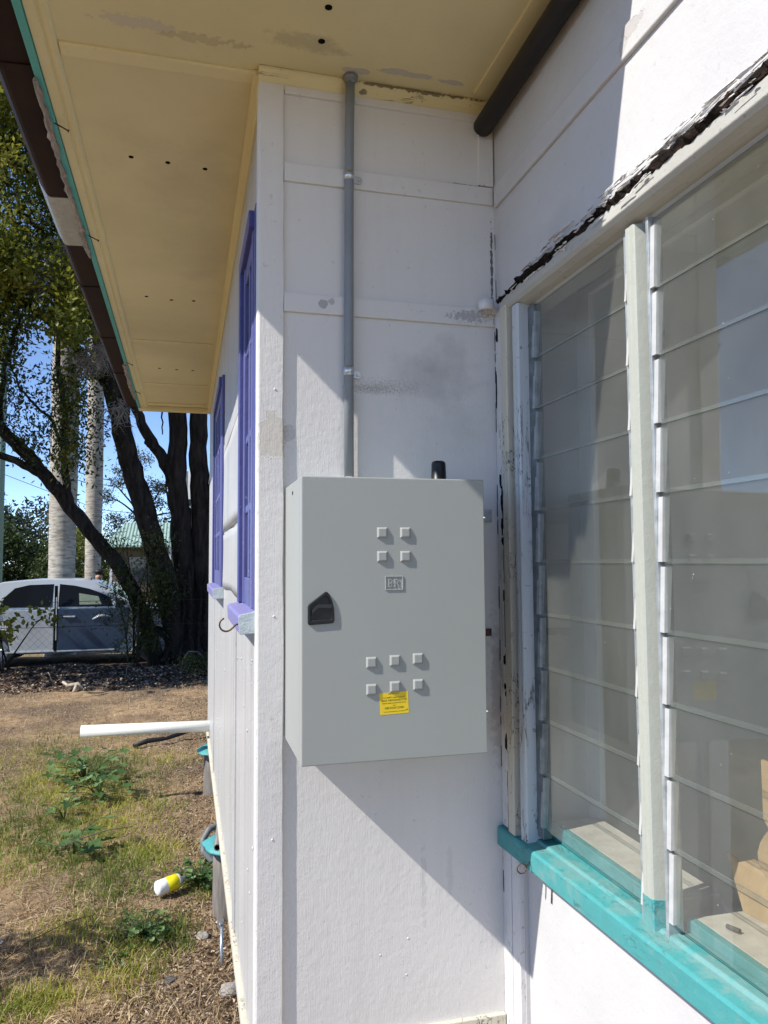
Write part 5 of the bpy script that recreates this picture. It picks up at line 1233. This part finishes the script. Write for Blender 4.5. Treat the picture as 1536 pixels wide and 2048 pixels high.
MB().box(-2.6, -1.6, 33.36, 33.42, .9, 2.0).build('window', WGLASS, hs)
sh = thing('shed', 'shed with a pale corrugated gable and dark open front behind the trunks', 'shed', (.9, 22.5, -.15))
MB().box(-.25, 3.0, 22.0, 22.06, 3.68, 4.55).build('gable', corrug('pale_corrugated_iron', (.62, .64, .64)), sh)
MB().box(-.3, 3.05, 21.95, 22.08, 3.52, 3.68).build('beam', plain('dark_beam', (.03, .025, .02), .8), sh)
for x in (-.22, 2.8): MB().box(x, x + .1, 22, 22.1, -.2, 3.52).build('post', plain('pale_post', (.55, .55, .53), .7), sh)
MB().box(-.3, 3.0, 25, 25.1, -.2, 3.6).build('back_wall', plain('dark_back_wall', (.035, .03, .028), .9), sh)
MB().box(-.3, 3.05, 22.08, 25.2, 3.7, 3.78).build('roof', GALVD, sh)
b = MB(); b.tube([(.32, 20.0, 1.88), (1.6, 20.0, 1.88)], .05, 10); b.build('rail', plain('white_rail', (.7, .7, .7), .5), sh)
for x in np.arange(.45, 1.5, .18): 
    b = MB(); b.tube([(x, 20.0, .1), (x, 20.0, 1.86)], .012, 6); b.build('baluster', plain('grey_baluster', (.3, .3, .3), .6), sh)
pl = thing('power_pole', 'pale green power pole at the left edge behind the trees', 'pole', (-4.98, 20, -.2))
b = MB(); b.tube([(-4.98, 20, -.2), (-4.97, 20, 4), (-4.95, 20, 9.5)], [.13, .12, .10], 14); b.build('pole', plain('pale_green_pole_paint', (.20, .30, .25), .7), pl)
b = MB(); b.box(-5.7, -4.2, 19.9, 20.0, 9.0, 9.12); b.build('crossarm', WOODG, pl)
CAB = plain('black_cable', (.015, .015, .015), .6)
def cable(pts, label, r=.013):
    b = MB(); b.tube(smooth_pts(pts, 6, 0), r, 5); tag(b.build('power_line', CAB, base=pts[0]), label, 'cable')
cable([(-6.6, 24, 6.9), (-5.4, 24, 6.06), (-4.46, 24, 5.36), (-3.58, 24, 4.69), (-2.45, 24, 4.40), (-1.35, 24, 4.22), (1.5, 24, 4.1)], 'upper sagging cable crossing the sky between palms and trunks')
cable([(-6.6, 24, 6.7), (-5.4, 24, 5.85), (-4.46, 24, 5.15), (-3.58, 24, 4.42), (-2.45, 24, 4.24), (-1.35, 24, 4.10), (1.5, 24, 4.0)], 'lower sagging cable crossing the sky between palms and trunks')
cable([(-6.6, 24, 4.9), (-4.6, 24, 4.1), (-3.58, 24, 3.73), (-2.45, 24, 3.42), (1.5, 24, 3.2)], 'lowest thin cable passing behind the palms', .009)
b = MB(); b.box(-14, -4.6, 27.6, 27.66, -.25, .42); tag(b.build('paling_fence', plain('grey_paling', (.22, .20, .17), .9, var=.3, scale=6), base=(-9, 27.6, -.2)), 'low grey paling fence behind the car at the left', 'fence')
